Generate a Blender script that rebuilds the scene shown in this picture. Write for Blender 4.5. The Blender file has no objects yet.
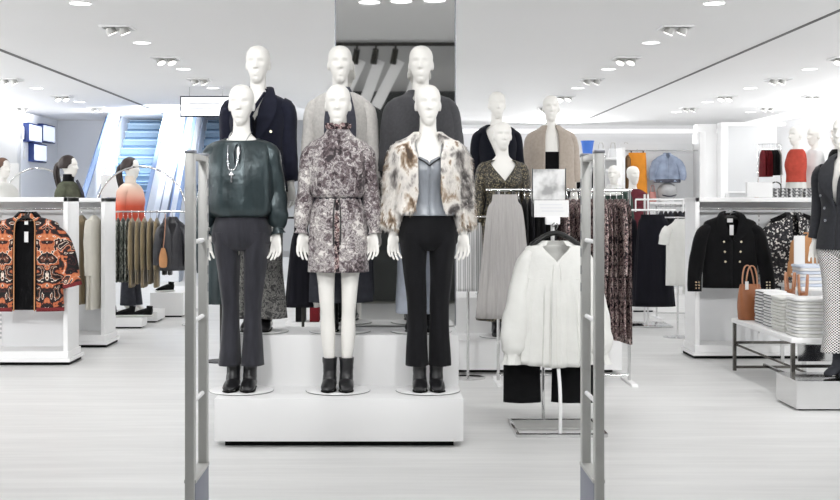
import bpy, bmesh, math, random
from mathutils import Vector, Matrix, noise
R = math.radians; PI = math.pi
random.seed(11)
scene = bpy.context.scene; COL = scene.collection
# ------------------------------------------------------------------ camera (eye 1.4 m, looking along +Y, shifted lens)
F = 1200.0; CX, CY, EYE = 393.0, 203.0, 1.40
cd = bpy.data.cameras.new('camera'); cam = bpy.data.objects.new('camera', cd); COL.objects.link(cam)
cam.location = (0, 0, EYE); cam.rotation_euler = (R(90), 0, 0)
cd.sensor_width = 36; cd.lens = 36 * F / 840; cd.shift_x = (420 - CX) / 840; cd.shift_y = (CY - 250) / 840
cd.clip_start = .05; cd.clip_end = 200
scene.camera = cam
def X(px, Y): return (px - CX) / F * Y          # metres at distance Y for a column of the photograph
def Z(py, Y): return EYE - (py - CY) / F * Y

# ------------------------------------------------------------------ materials
def lin(h):
    if not isinstance(h, str): return tuple(h)
    h = h.lstrip('#'); o = []
    for i in (0, 2, 4):
        c = int(h[i:i+2], 16) / 255
        o.append(c / 12.92 if c <= .04045 else ((c + .055) / 1.055) ** 2.4)
    return tuple(o)
def newmat(name, rough=.6, metal=0.0):
    m = bpy.data.materials.new(name); m.use_nodes = True
    b = m.node_tree.nodes['Principled BSDF']
    b.inputs['Roughness'].default_value = rough; b.inputs['Metallic'].default_value = metal
    return m, m.node_tree, b
def add_bump(nt, b, scale, dist, coord, kind='noise', sc3=None):
    t = nt.nodes.new('ShaderNodeTexNoise' if kind == 'noise' else 'ShaderNodeTexVoronoi')
    t.inputs['Scale'].default_value = scale
    if sc3:
        mp = nt.nodes.new('ShaderNodeMapping'); mp.inputs['Scale'].default_value = sc3
        nt.links.new(coord, mp.inputs[0]); coord = mp.outputs[0]
    nt.links.new(coord, t.inputs['Vector'])
    bp = nt.nodes.new('ShaderNodeBump'); bp.inputs['Strength'].default_value = .6; bp.inputs['Distance'].default_value = dist
    nt.links.new(t.outputs[0], bp.inputs['Height']); nt.links.new(bp.outputs[0], b.inputs['Normal'])
def mat(name, col, rough=.6, metal=0.0, var=.06, vs=6, bump=0.0, bs=60, spec=None, sheen=0.0, coat=0.0, sc3=None, alpha=None):
    m, nt, b = newmat(name, rough, metal)
    c = lin(col)
    tc = nt.nodes.new('ShaderNodeTexCoord')
    n = nt.nodes.new('ShaderNodeTexNoise'); n.inputs['Scale'].default_value = vs; n.inputs['Detail'].default_value = 4
    co = tc.outputs['Object']
    if sc3:
        mp = nt.nodes.new('ShaderNodeMapping'); mp.inputs['Scale'].default_value = sc3
        nt.links.new(co, mp.inputs[0]); co = mp.outputs[0]
    nt.links.new(co, n.inputs['Vector'])
    r = nt.nodes.new('ShaderNodeValToRGB')
    r.color_ramp.elements[0].position = .3; r.color_ramp.elements[1].position = .7
    r.color_ramp.elements[0].color = (*[max(0, x * (1 - var)) for x in c], 1)
    r.color_ramp.elements[1].color = (*[min(1, x * (1 + var)) for x in c], 1)
    nt.links.new(n.outputs[0], r.inputs[0]); nt.links.new(r.outputs[0], b.inputs['Base Color'])
    b.inputs['Specular IOR Level'].default_value = spec if spec is not None else (.5 if rough < .65 else .18)
    b.inputs['Sheen Weight'].default_value = sheen; b.inputs['Coat Weight'].default_value = coat
    if bump: add_bump(nt, b, bs, bump, tc.outputs['Object'])
    if alpha is not None: b.inputs['Alpha'].default_value = alpha
    return m
def ramp_nodes(nt, fac, stops, interp):
    r = nt.nodes.new('ShaderNodeValToRGB'); cr = r.color_ramp; cr.interpolation = interp
    while len(cr.elements) < len(stops): cr.elements.new(1.0)
    for e, (p, c) in zip(cr.elements, stops): e.position = p; e.color = (*lin(c), 1)
    nt.links.new(fac, r.inputs[0]); return r
def pmat(name, kind, scale, stops, rough=.6, interp='CONSTANT', sc3=(1, 1, 1), mirror=False, distort=0.0, detail=3, spec=.4, sheen=0.0, bump=0, mod=0.0, ms=7):
    """a print or weave: noise / voronoi cells / wave bands through a colour ramp, in the object's own space"""
    m, nt, b = newmat(name, rough)
    tc = nt.nodes.new('ShaderNodeTexCoord'); co = tc.outputs['Object']
    if mirror:
        v = nt.nodes.new('ShaderNodeVectorMath'); v.operation = 'ABSOLUTE'
        mp0 = nt.nodes.new('ShaderNodeMapping'); mp0.inputs['Scale'].default_value = (1, 0, 1)
        nt.links.new(co, mp0.inputs[0]); nt.links.new(mp0.outputs[0], v.inputs[0])
        v2 = nt.nodes.new('ShaderNodeVectorMath'); v2.operation = 'SUBTRACT'; v2.inputs[1].default_value = (.19, 0, 0); nt.links.new(v.outputs[0], v2.inputs[0])
        v3 = nt.nodes.new('ShaderNodeVectorMath'); v3.operation = 'ABSOLUTE'; nt.links.new(v2.outputs[0], v3.inputs[0]); co = v3.outputs[0]
    mp = nt.nodes.new('ShaderNodeMapping'); mp.inputs['Scale'].default_value = sc3
    nt.links.new(co, mp.inputs[0]); co = mp.outputs[0]
    if kind == 'noise':
        t = nt.nodes.new('ShaderNodeTexNoise'); t.inputs['Detail'].default_value = detail; t.inputs['Distortion'].default_value = distort; o = t.outputs[0]
    elif kind == 'voronoi':
        t = nt.nodes.new('ShaderNodeTexVoronoi'); o = t.outputs['Distance']
    elif kind == 'cells':
        t = nt.nodes.new('ShaderNodeTexVoronoi'); o = t.outputs['Color']
    elif kind == 'wave':
        t = nt.nodes.new('ShaderNodeTexWave'); t.inputs['Distortion'].default_value = distort; t.inputs['Detail'].default_value = detail; o = t.outputs[1]
    elif kind == 'magic':
        t = nt.nodes.new('ShaderNodeTexMagic'); t.turbulence_depth = 4; t.inputs['Distortion'].default_value = distort; o = t.outputs[1]
    elif kind == 'checker':
        t = nt.nodes.new('ShaderNodeTexChecker'); o = t.outputs[1]
    t.inputs['Scale'].default_value = scale
    nt.links.new(co, t.inputs['Vector'])
    if mod:
        t2 = nt.nodes.new('ShaderNodeTexNoise'); t2.inputs['Scale'].default_value = ms; nt.links.new(co, t2.inputs['Vector'])
        ma = nt.nodes.new('ShaderNodeMath'); ma.operation = 'MULTIPLY_ADD'; ma.inputs[1].default_value = mod; ma.inputs[2].default_value = -mod / 2; nt.links.new(t2.outputs[0], ma.inputs[0])
        ad = nt.nodes.new('ShaderNodeMath'); ad.operation = 'ADD'; nt.links.new(ma.outputs[0], ad.inputs[0]); nt.links.new(o, ad.inputs[1]); o = ad.outputs[0]
    r = ramp_nodes(nt, o, stops, interp)
    nt.links.new(r.outputs[0], b.inputs['Base Color'])
    b.inputs['Specular IOR Level'].default_value = spec; b.inputs['Sheen Weight'].default_value = sheen
    if bump: add_bump(nt, b, 40, bump, tc.outputs['Object'])
    return m
def emat(name, col, s):
    m, nt, b = newmat(name, .4); b.inputs['Base Color'].default_value = (*lin(col), 1)
    b.inputs['Emission Color'].default_value = (*lin(col), 1); b.inputs['Emission Strength'].default_value = s
    return m
M = {}
M['skin'] = mat('mannequin_white', '#efede8', .5, var=.02, vs=3)
M['white'] = mat('white_lacquer', '#f0f0f0', .45, var=.015, vs=2)
M['offwhite'] = mat('satin_white_paint', '#e6e6e6', .55, var=.02, vs=2)
M['panel'] = mat('light_grey_panel', '#e4e5e6', .6, var=.02, vs=1.5)
M['ceil'] = mat('ceiling_paint', '#f0f0f0', .9, var=.008, vs=.5)
M['wall'] = mat('wall_paint', '#e9e9ea', .8, var=.015, vs=.8)
M['greywall'] = mat('grey_wall_paint', '#d2d3d4', .8, var=.02, vs=.8)
M['slot'] = mat('slot_shadow_grey', '#6f6f6f', .8)
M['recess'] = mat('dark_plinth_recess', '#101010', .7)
M['chrome'] = mat('polished_chrome', '#d8d8d8', .12, 1.0, var=.03)
M['steel'] = mat('brushed_steel', '#9a9a99', .35, 1.0, var=.05, vs=20)
M['legsteel'] = mat('dark_chrome', '#6f6c68', .22, 1.0, var=.05)
M['alu'] = mat('satin_aluminium', '#b9b9b6', .45, .3, var=.04, vs=12)
M['aludark'] = mat('dark_aluminium', '#7e8086', .45, .4)
M['bluegrey'] = mat('blue_grey_plastic', '#777a86', .5)
M['blackmetal'] = mat('black_metal', '#26241f', .5, .3)
M['black'] = mat('black_plastic', '#161616', .45)
M['leather'] = mat('black_boot_leather', '#1d1d1f', .3, var=.2, vs=20, bump=.002, bs=120)
M['sole'] = mat('black_rubber', '#121212', .7)
M['greyleather'] = mat('charcoal_suede', '#34353a', .75, bump=.002)
M['fabric_black'] = mat('black_cotton', '#0b0b0d', .9, var=.25, vs=14, sheen=.05, bump=.003, bs=90)
M['trouser_grey'] = mat('charcoal_velvet', '#2b2b31', .7, var=.3, vs=7, sheen=.15, sc3=(4, 4, .7))
M['trouser_black'] = mat('black_crepe', '#0e0e11', .8, var=.3, vs=7, sheen=.06, sc3=(4, 4, .7))
M['teal'] = mat('dark_teal_satin', '#2e3b3e', .33, .5, var=.35, vs=5, spec=.9, sc3=(3, 3, .5), bump=.010, bs=12)
M['navy'] = mat('navy_wool', '#1b1d2b', .85, var=.15, vs=30, sheen=.08)
M['navy2'] = mat('midnight_crepe', '#0e0e16', .9, var=.2, vs=8, sheen=.06, sc3=(5, 5, .6))
M['cardi'] = mat('light_grey_knit', '#c6c3bf', .95, var=.1, vs=60, bump=.003, bs=120, sheen=.3)
M['scarf'] = mat('slate_scarf', '#4b4c56', .9, var=.15, vs=40)
M['jumper'] = mat('dark_grey_knit', '#48484b', .95, var=.12, vs=60, bump=.003, bs=110, sheen=.1)
M['paleblue'] = mat('pale_blue_denim', '#c4cbd8', .85, var=.08, vs=20)
M['darkskirt'] = mat('slate_grey_wool', '#3b3c43', .9, var=.15, vs=25)
M['cami'] = mat('grey_satin', '#878c93', .3, var=.25, vs=5, spec=.7, sc3=(4, 4, .8), bump=.004, bs=14)
M['beige'] = mat('beige_wool', '#a69b90', .95, var=.08, vs=40, sheen=.3)
M['knitnavy'] = mat('ink_navy_knit', '#12141d', .95, var=.15, vs=60, sheen=.06)
M['blazer'] = mat('charcoal_wool', '#2c2d31', .9, var=.15, vs=45, sheen=.1)
M['gold'] = mat('pale_gold_metal', '#e6dcc0', .25, .9)
M['silver'] = mat('silver_metal', '#d9dadd', .2, .9)
M['cotton'] = mat('white_cotton', '#dfdfdb', .85, var=.03, vs=10, bump=.004, bs=30, spec=.2)
M['cream'] = mat('cream_cotton', '#e3dfd4', .85, var=.05, vs=9, bump=.003, bs=30)
M['tan'] = mat('tan_leather', '#8f5631', .45, var=.12, vs=9, bump=.002, bs=60)
M['tanstrap'] = mat('pale_tan_strap', '#b98565', .5, var=.1)
M['camel'] = mat('camel_suede', '#b5845c', .8, var=.12, vs=8)
M['olive'] = mat('olive_cotton', '#84755a', .85, var=.2, vs=6, sheen=.3, sc3=(4, 4, .7))
M['olivedark'] = mat('dark_olive_cotton', '#56594b', .85, var=.25, vs=14)
M['greygreen'] = pmat('grey_green_floral', 'noise', 26, [(0, '#4b4e4a'), (.45, '#7c8079'), (.56, '#b9bab2'), (.66, '#6a6d67')], .85)
M['leatherblack'] = mat('black_jacket_leather', '#2b2b30', .35, var=.25, vs=9, bump=.004, bs=25)
M['wine'] = mat('wine_red_knit', '#5c2830', .9, var=.15, vs=30)
M['bottle'] = mat('bottle_green_knit', '#37443f', .9, var=.15, vs=30)
M['darkred'] = mat('oxblood_cloth', '#64191f', .85, var=.2, vs=20)
M['red'] = mat('brick_red_knit', '#b0493c', .9, var=.12, vs=20)
M['orange'] = mat('mustard_orange_suede', '#d0862f', .8, var=.1, vs=8)
M['brown'] = mat('brown_suede', '#7d6045', .85, var=.15, vs=8)
M['denim'] = mat('washed_denim', '#8f9aae', .85, var=.3, vs=6, bump=.003)
M['blue'] = mat('cobalt_blue', '#3d70c8', .5)
M['capgrey'] = mat('pale_grey_felt', '#b5b5b6', .9, var=.08, vs=20)
M['hair'] = mat('dark_brown_hair', '#2a1e1b', .55, var=.3, vs=25, sc3=(6, 6, 1))
M['hairbrown'] = mat('brown_hair', '#5d4234', .6, var=.25, vs=20)
M['glow'] = emat('lamp_diffuser', '#ffffff', 14.0)
M['backlit'] = emat('backlit_sign_face', '#f6f8fd', 3.4)
M['lens'] = emat('spot_lens', '#fffdf8', 14.0)
M['cove'] = emat('cove_light', '#ffffff', 1.6)
M['esc_step'] = mat('escalator_step_steel', '#71889e', .5, .0, var=.08, vs=30)
M['esc_white'] = mat('escalator_white_panel', '#eef1f6', .4, var=.01)
M['esc_rail'] = mat('escalator_handrail', '#7b93bd', .5)
M['esc_shade'] = mat('escalator_tread_shade', '#46627f', .5)
M['esc_line'] = mat('escalator_grey_trim', '#8d95a3', .5)
M['paper'] = mat('white_card', '#e6e6e6', .6, var=.01)
M['faint'] = mat('faint_print', '#dcdde0', .7)
M['photo'] = pmat('grey_photo_print', 'noise', 9, [(0, '#7a7a7a'), (.4, '#9a9a9a'), (.50, '#c6c6c6'), (.6, '#dcdcdc')], .5, 'LINEAR')
M['screenbody'] = mat('navy_screen_case', '#263a74', .4)
M['mirror'] = newmat('mirror_glass', .02, 1.0)[0]
M['mirror'].node_tree.nodes['Principled BSDF'].inputs['Base Color'].default_value = (.86, .86, .85, 1)
M['paisley'] = pmat('taupe_paisley_print', 'noise', 36, [(0, '#2c2427'), (.34, '#54464a'), (.40, '#746a6b'), (.45, '#3d3337'), (.48, '#8a8285'), (.53, '#c4bfbb'), (.57, '#6d6468'), (.61, '#aaa4a1'), (.68, '#d8d4d0')], .7, distort=1.0, detail=4, sheen=.2, mod=.75, ms=6)
M['dressprint'] = pmat('pink_black_floral_print', 'noise', 30, [(0, '#1c1519'), (.42, '#2a2025'), (.47, '#8b6f70'), (.53, '#c9bcb4'), (.58, '#3a2a30'), (.64, '#7d5f5c')], .85, distort=1.5)
M['greypaisley'] = pmat('grey_paisley_print', 'noise', 22, [(0, '#4a4a4a'), (.44, '#6f6e6c'), (.5, '#a6a4a0'), (.55, '#5c5b5a'), (.6, '#8c8a87')], .85, distort=3.0)
M['embro'] = pmat('embroidery_orange', 'noise', 9, [(0, '#0f0d10'), (.30, '#6d4029'), (.35, '#ddd2c6'), (.365, '#0f0d10'), (.425, '#3a1a1a'), (.445, '#0f0d10'), (.475, '#6a2c20'), (.488, '#b0623f'), (.535, '#c27850'), (.558, '#e0d4c8'), (.57, '#0f0d10'), (.62, '#5a3326'), (.66, '#d5c8b9'), (.68, '#1c1012')], .8, mirror=True, distort=.9, detail=1.5, mod=.12, ms=40)
M['glitter'] = pmat('dark_lurex', 'voronoi', 95, [(0, '#a89b7c'), (.28, '#5a5342'), (.40, '#25231f')], .5)
M['tweed'] = pmat('black_white_tweed', 'cells', 75, [(0, '#26262a'), (.5, '#d9d6d2'), (.62, '#3c3a3d')], .9)
M['basket'] = pmat('houndstooth_weave', 'checker', 62, [(0, '#f1f0ee'), (.5, '#f1f0ee')], .85)
M['pleat'] = mat('silver_grey_pleats', '#a8a5a3', .7, var=.08, vs=12, sheen=.3, sc3=(8, 8, .5))
M['palepleat'] = pmat('pale_grey_stripes', 'wave', 9, [(0, '#d8d8d8'), (.55, '#8a8a8a'), (.8, '#e5e5e5')], .8, 'LINEAR')
M['stripeshirt'] = mat('white_navy_stripe_shirt', '#efefef', .8)
M['bluewhite'] = mat('pale_blue_shirting', '#d4dcea', .8, var=.06)
M['tweedfold'] = pmat('grey_folded_pattern', 'noise', 40, [(0, '#5a5a5c'), (.47, '#8c8c8c'), (.55, '#d6d6d6')], .85)
M['yellow'] = mat('straw_yellow', '#d9b067', .7)
M['furbase'] = pmat('fur_patches', 'noise', 9, [(0, '#2b2828'), (.33, '#5a5655'), (.40, '#9b9692'), (.46, '#dedad5'), (.55, '#ece8e2'), (.60, '#b5a594'), (.66, '#74604c'), (.72, '#4e4239')], .95, 'LINEAR', distort=.7, detail=3, sc3=(1, 1, .75), mod=.25, ms=22)
M['mallfloor'] = mat('mall_stone', '#8a8a82', .5, var=.05)
M['mallwall'] = mat('dark_storefront', '#2b2e2d', .6, var=.3, vs=1.2)
M['mallpale'] = mat('pale_facade', '#b9b8b6', .7, var=.04, vs=1)
M['graybag'] = mat('grey_bag_cloth', '#7c7c82', .7)
M['pink'] = mat('dusty_pink_cloth', '#c9908a', .85)
M['redtrim'] = mat('woven_red_trim', '#6e2a2c', .8)

# ombre jumper: cream at the neck, coral, deep red at the hem
def ombre():
    m, nt, b = newmat('coral_ombre_knit', .9)
    tc = nt.nodes.new('ShaderNodeTexCoord'); sx = nt.nodes.new('ShaderNodeSeparateXYZ'); nt.links.new(tc.outputs['Object'], sx.inputs[0])
    mr = nt.nodes.new('ShaderNodeMapRange'); mr.inputs[1].default_value = 1.0; mr.inputs[2].default_value = 1.52; nt.links.new(sx.outputs['Z'], mr.inputs[0])
    r = ramp_nodes(nt, mr.outputs[0], [(0, '#b2402e'), (.45, '#cf5a41'), (.8, '#e8c3b0'), (1, '#efe3d6')], 'LINEAR')
    nt.links.new(r.outputs[0], b.inputs['Base Color']); return m
M['ombre'] = ombre()
# houndstooth: white cloth broken by two crossed dark bands
def hound():
    m, nt, b = newmat('houndstooth_weave', .85)
    tc = nt.nodes.new('ShaderNodeTexCoord'); outs = []
    for ang, sc in ((45, 58), (-45, 58)):
        mp = nt.nodes.new('ShaderNodeMapping'); mp.inputs['Rotation'].default_value = (0, R(ang), 0); nt.links.new(tc.outputs['Object'], mp.inputs[0])
        w = nt.nodes.new('ShaderNodeTexWave'); w.inputs['Scale'].default_value = sc * .42; nt.links.new(mp.outputs[0], w.inputs[0]); outs.append(w.outputs[1])
    mu = nt.nodes.new('ShaderNodeMath'); mu.operation = 'MULTIPLY'; nt.links.new(outs[0], mu.inputs[0]); nt.links.new(outs[1], mu.inputs[1])
    r = ramp_nodes(nt, mu.outputs[0], [(0, '#f0eeec'), (.13, '#232327')], 'CONSTANT')
    nt.links.new(r.outputs[0], b.inputs['Base Color']); return m
M['hound'] = hound()
# pale plank floor with streaks running across the shop
def floor_mat():
    m, nt, b = newmat('pale_streaked_floor', .38)
    tc = nt.nodes.new('ShaderNodeTexCoord')
    def nz(sc3, s, d):
        mp = nt.nodes.new('ShaderNodeMapping'); mp.inputs['Scale'].default_value = sc3; nt.links.new(tc.outputs['Object'], mp.inputs[0])
        n = nt.nodes.new('ShaderNodeTexNoise'); n.inputs['Scale'].default_value = s; n.inputs['Detail'].default_value = d; nt.links.new(mp.outputs[0], n.inputs[0]); return n.outputs[0]
    a = nz((.25, 2.6, 1), 2.0, 5); c = nz((.9, 9, 1), 2.2, 3)
    mx = nt.nodes.new('ShaderNodeMix'); mx.inputs[0].default_value = .35; nt.links.new(a, mx.inputs[2]); nt.links.new(c, mx.inputs[3])
    r = ramp_nodes(nt, mx.outputs[0], [(.3, '#cfcfce'), (.5, '#dadad9'), (.7, '#e5e5e4')], 'LINEAR')
    nt.links.new(r.outputs[0], b.inputs['Base Color'])
    rr = nt.nodes.new('ShaderNodeMapRange'); rr.inputs[3].default_value = .3; rr.inputs[4].default_value = .5; nt.links.new(a, rr.inputs[0]); nt.links.new(rr.outputs[0], b.inputs['Roughness'])
    return m
M['floor'] = floor_mat()
# white wall with thin crossing diagonal lines
def line_wall():
    m, nt, b = newmat('wall_with_crossing_lines', .7)
    tc = nt.nodes.new('ShaderNodeTexCoord'); outs = []
    for ang, s in ((18, .31), (-14, .37), (33, .23)):
        mp = nt.nodes.new('ShaderNodeMapping'); mp.inputs['Rotation'].default_value = (0, R(ang), 0); nt.links.new(tc.outputs['Object'], mp.inputs[0])
        w = nt.nodes.new('ShaderNodeTexWave'); w.inputs['Scale'].default_value = s; nt.links.new(mp.outputs[0], w.inputs[0]); outs.append(w.outputs[1])
    mu = nt.nodes.new('ShaderNodeMath'); mu.operation = 'MAXIMUM'; nt.links.new(outs[0], mu.inputs[0]); nt.links.new(outs[1], mu.inputs[1])
    mu2 = nt.nodes.new('ShaderNodeMath'); mu2.operation = 'MAXIMUM'; nt.links.new(mu.outputs[0], mu2.inputs[0]); nt.links.new(outs[2], mu2.inputs[1])
    r = ramp_nodes(nt, mu2.outputs[0], [(0, '#eceef2'), (.9965, '#c3c6cb')], 'CONSTANT')
    nt.links.new(r.outputs[0], b.inputs['Base Color']); return m
M['linewall'] = line_wall()

# ------------------------------------------------------------------ mesh builder
def cr(vals, sub):
    """Catmull-Rom through a list of tuples"""
    if sub <= 1 or len(vals) < 3: 
        if sub <= 1: return [tuple(v) for v in vals]
        a, b = vals; return [tuple(p + (q - p) * i / sub for p, q in zip(a, b)) for i in range(sub + 1)]
    out = []
    n = len(vals)
    for i in range(n - 1):
        p0 = vals[max(0, i - 1)]; p1 = vals[i]; p2 = vals[i + 1]; p3 = vals[min(n - 1, i + 2)]
        for k in range(sub):
            t = k / sub
            out.append(tuple(.5 * ((2 * b) + (c - a) * t + (2 * a - 5 * b + 4 * c - d) * t * t + (3 * b - a - 3 * c + d) * t ** 3)
                             for a, b, c, d in zip(p0, p1, p2, p3)))
    out.append(tuple(vals[-1])); return out
class MB:
    def __init__(s): s.bm = bmesh.new()
    def box(s, c, d, rz=0, bev=0.0, rx=0, ry=0):
        t = bmesh.new(); bmesh.ops.create_cube(t, size=1)
        bmesh.ops.scale(t, vec=d, verts=t.verts)
        if bev: bmesh.ops.bevel(t, geom=t.edges[:], offset=bev, segments=2, profile=.6, affect='EDGES')
        mx = Matrix.Translation(c) @ Matrix.Rotation(rz, 4, 'Z') @ Matrix.Rotation(ry, 4, 'Y') @ Matrix.Rotation(rx, 4, 'X')
        bmesh.ops.transform(t, matrix=mx, verts=t.verts); s.merge(t); return s
    def merge(s, t):
        me = bpy.data.meshes.new('tmp'); t.to_mesh(me); t.free(); s.bm.from_mesh(me); bpy.data.meshes.remove(me)
    def grid(s, rows, closed, cap0=False, cap1=False):
        V = [[s.bm.verts.new(p) for p in r] for r in rows]
        m = len(V[0])
        for a, b in zip(V, V[1:]):
            for j in range(m if closed else m - 1):
                k = (j + 1) % m
                try: s.bm.faces.new((a[j], a[k], b[k], b[j]))
                except ValueError: pass
        if cap0 and closed: s.bm.faces.new(V[0][::-1])
        if cap1 and closed: s.bm.faces.new(V[-1])
        return V
    def loft(s, rings, n=28, sub=4, fold=None, gap=None, caps=(True, True), pw=1.0, sag=None):
        """horizontal rings (z, cx, cy, rx, ry) joined into a skin; fold(theta, t) swells it, gap(z) opens it at the front"""
        rs = cr(rings, sub); rows = []
        for i, (z, cx, cy, rx, ry) in enumerate(rs):
            t = i / max(1, len(rs) - 1); row = []
            g = gap(z) if gap else 0
            m = n + 1 if gap else n
            for j in range(m):
                th = -PI / 2 + g + (2 * PI - 2 * g) * j / n
                c, q = math.cos(th), math.sin(th)
                if pw != 1: c = math.copysign(abs(c) ** pw, c); q = math.copysign(abs(q) ** pw, q)
                f = 1 + (fold(th, t) if fold else 0)
                row.append((cx + rx * c * f, cy + ry * q * f, z + (sag(th, t) if sag else 0)))
            rows.append(row)
        s.grid(rows, not gap, caps[0], caps[1]); return s
    def sweep(s, pts, rad, n=12, sub=4, fold=None, caps=True, ref=(1, 0, 0)):
        """a limb, strap or sleeve: elliptical sections (a, b) along a smooth path"""
        rad = [(r, r) if not isinstance(r, (tuple, list)) else r for r in rad]
        d = cr([tuple(p) + tuple(r) for p, r in zip(pts, rad)], sub); rows = []
        P = [Vector(q[:3]) for q in d]
        for i, q in enumerate(d):
            T = (P[min(i + 1, len(P) - 1)] - P[max(i - 1, 0)]).normalized()
            U = Vector(ref); U = U - T * U.dot(T)
            if U.length < 1e-4: U = Vector((0, 0, 1)) - T * T.z
            U.normalize(); V = T.cross(U); t = i / max(1, len(d) - 1); row = []
            for j in range(n):
                th = 2 * PI * j / n; f = 1 + (fold(th, t) if fold else 0)
                row.append(tuple(P[i] + U * (q[3] * math.cos(th) * f) + V * (q[4] * math.sin(th) * f)))
            rows.append(row)
        s.grid(rows, True, caps, caps); return s
    def capsule(s, pts, rad, n=10, sub=3):
        """rounded ends"""
        a, b = Vector(pts[0]), Vector(pts[1]); d0 = (a - b).normalized()
        c, e = Vector(pts[-1]), Vector(pts[-2]); d1 = (c - e).normalized()
        rad = [(q, q) if not isinstance(q, (tuple, list)) else tuple(q) for q in rad]
        p = [tuple(a + d0 * min(rad[0]) * .9)] + [tuple(x) for x in pts] + [tuple(c + d1 * min(rad[-1]) * .9)]
        r = [(rad[0][0] * .35, rad[0][1] * .35)] + rad + [(rad[-1][0] * .35, rad[-1][1] * .35)]
        return s.sweep(p, r, n, sub)
    def cyl(s, p0, p1, r0, r1=None, n=14):
        r1 = r0 if r1 is None else r1
        return s.sweep([p0, p1], [r0, r1], n, 1)
    def tube(s, pts, r, n=8, sub=1): return s.sweep(pts, [r] * len(pts), n, sub)
    def ball(s, c, r, u=16, v=10):
        if not isinstance(r, (tuple, list)): r = (r, r, r)
        t = bmesh.new(); bmesh.ops.create_uvsphere(t, u_segments=u, v_segments=v, radius=1)
        bmesh.ops.scale(t, vec=r, verts=t.verts); bmesh.ops.translate(t, vec=c, verts=t.verts); s.merge(t); return s
    def lathe(s, prof, n=24, c=(0, 0, 0), caps=True):
        rows = [[(c[0] + r * math.cos(2 * PI * j / n), c[1] + r * math.sin(2 * PI * j / n), c[2] + z) for j in range(n)] for r, z in prof]
        s.grid(rows, True, caps, caps); return s
    def build(s, name, m, parent=None, loc=(0, 0, 0), rz=0, smooth=True, solid=0.0, ang=40):
        bmesh.ops.recalc_face_normals(s.bm, faces=s.bm.faces[:])
        me = bpy.data.meshes.new(name); s.bm.to_mesh(me); s.bm.free()
        me.materials.append(M[m] if isinstance(m, str) else m)
        if smooth:
            for p in me.polygons: p.use_smooth = True
            me.set_sharp_from_angle(angle=R(ang))
        o = bpy.data.objects.new(name, me); COL.objects.link(o)
        if parent: o.parent = parent
        o.location = loc; o.rotation_euler.z = rz
        if solid:
            md = o.modifiers.new('thickness', 'SOLIDIFY'); md.thickness = solid; md.offset = 0
        return o
def tag(o, label, cat, group=None, kind=None):
    if label: o['label'] = label
    if cat: o['category'] = cat
    if group: o['group'] = group
    if kind: o['kind'] = kind
    return o
def thing(name, label, cat, loc=(0, 0, 0), rz=0, group=None):
    o = bpy.data.objects.new(name, None); COL.objects.link(o); o.empty_display_size = .1
    o.location = loc; o.rotation_euler.z = rz
    return tag(o, label, cat, group)
def struct(name, mb, m, loc=(0, 0, 0), smooth=False, parent=None):
    o = mb.build(name, m, parent, loc, smooth=smooth)
    if not parent: o['kind'] = 'structure'
    return o
def kids(o): return [c for c in bpy.data.objects if c.parent == o]
def dup(root, loc, rz=None, label=None, group=None, _p=None):
    """a copy of a thing with copies of its parts and sub-parts (mesh data shared)"""
    r = root.copy(); COL.objects.link(r)
    if _p is None:
        r.location = loc
        if rz is not None: r.rotation_euler.z = rz
        if label: r['label'] = label
        if group: r['group'] = group
    else: r.parent = _p
    for c in kids(root): dup(c, None, _p=r)
    return r
ORD = ['first', 'second', 'third', 'fourth', 'fifth', 'sixth', 'seventh', 'eighth', 'ninth', 'tenth', 'eleventh', 'twelfth']
def folds(k, a0, a1, seed=0, k2=None):
    """vertical cloth folds, amplitude a0 at the first ring and a1 at the last"""
    rnd = random.Random(seed); ph = [rnd.uniform(0, 6.28) for _ in range(4)]; k2 = k2 or int(k * 1.7) + 1
    def f(th, t):
        a = a0 + (a1 - a0) * t
        return a * (math.sin(k * th + ph[0] + .6 * math.sin(3 * th + ph[1] + 2 * t)) * .65 + math.sin(k2 * th + ph[2] - 1.3 * t) * .35)
    return f
def creases(a, seed=0, k=9):
    """sleeve and trouser creases across the limb"""
    rnd = random.Random(seed); p = [rnd.uniform(0, 6.28) for _ in range(3)]
    return lambda th, t: a * (math.sin(k * 2.2 * t + 2 * th + p[0]) * .5 + math.sin(3 * th + p[1] + 5 * t) * .5 + .4 * math.sin(k * 4.1 * t + p[2] - th))
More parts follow.
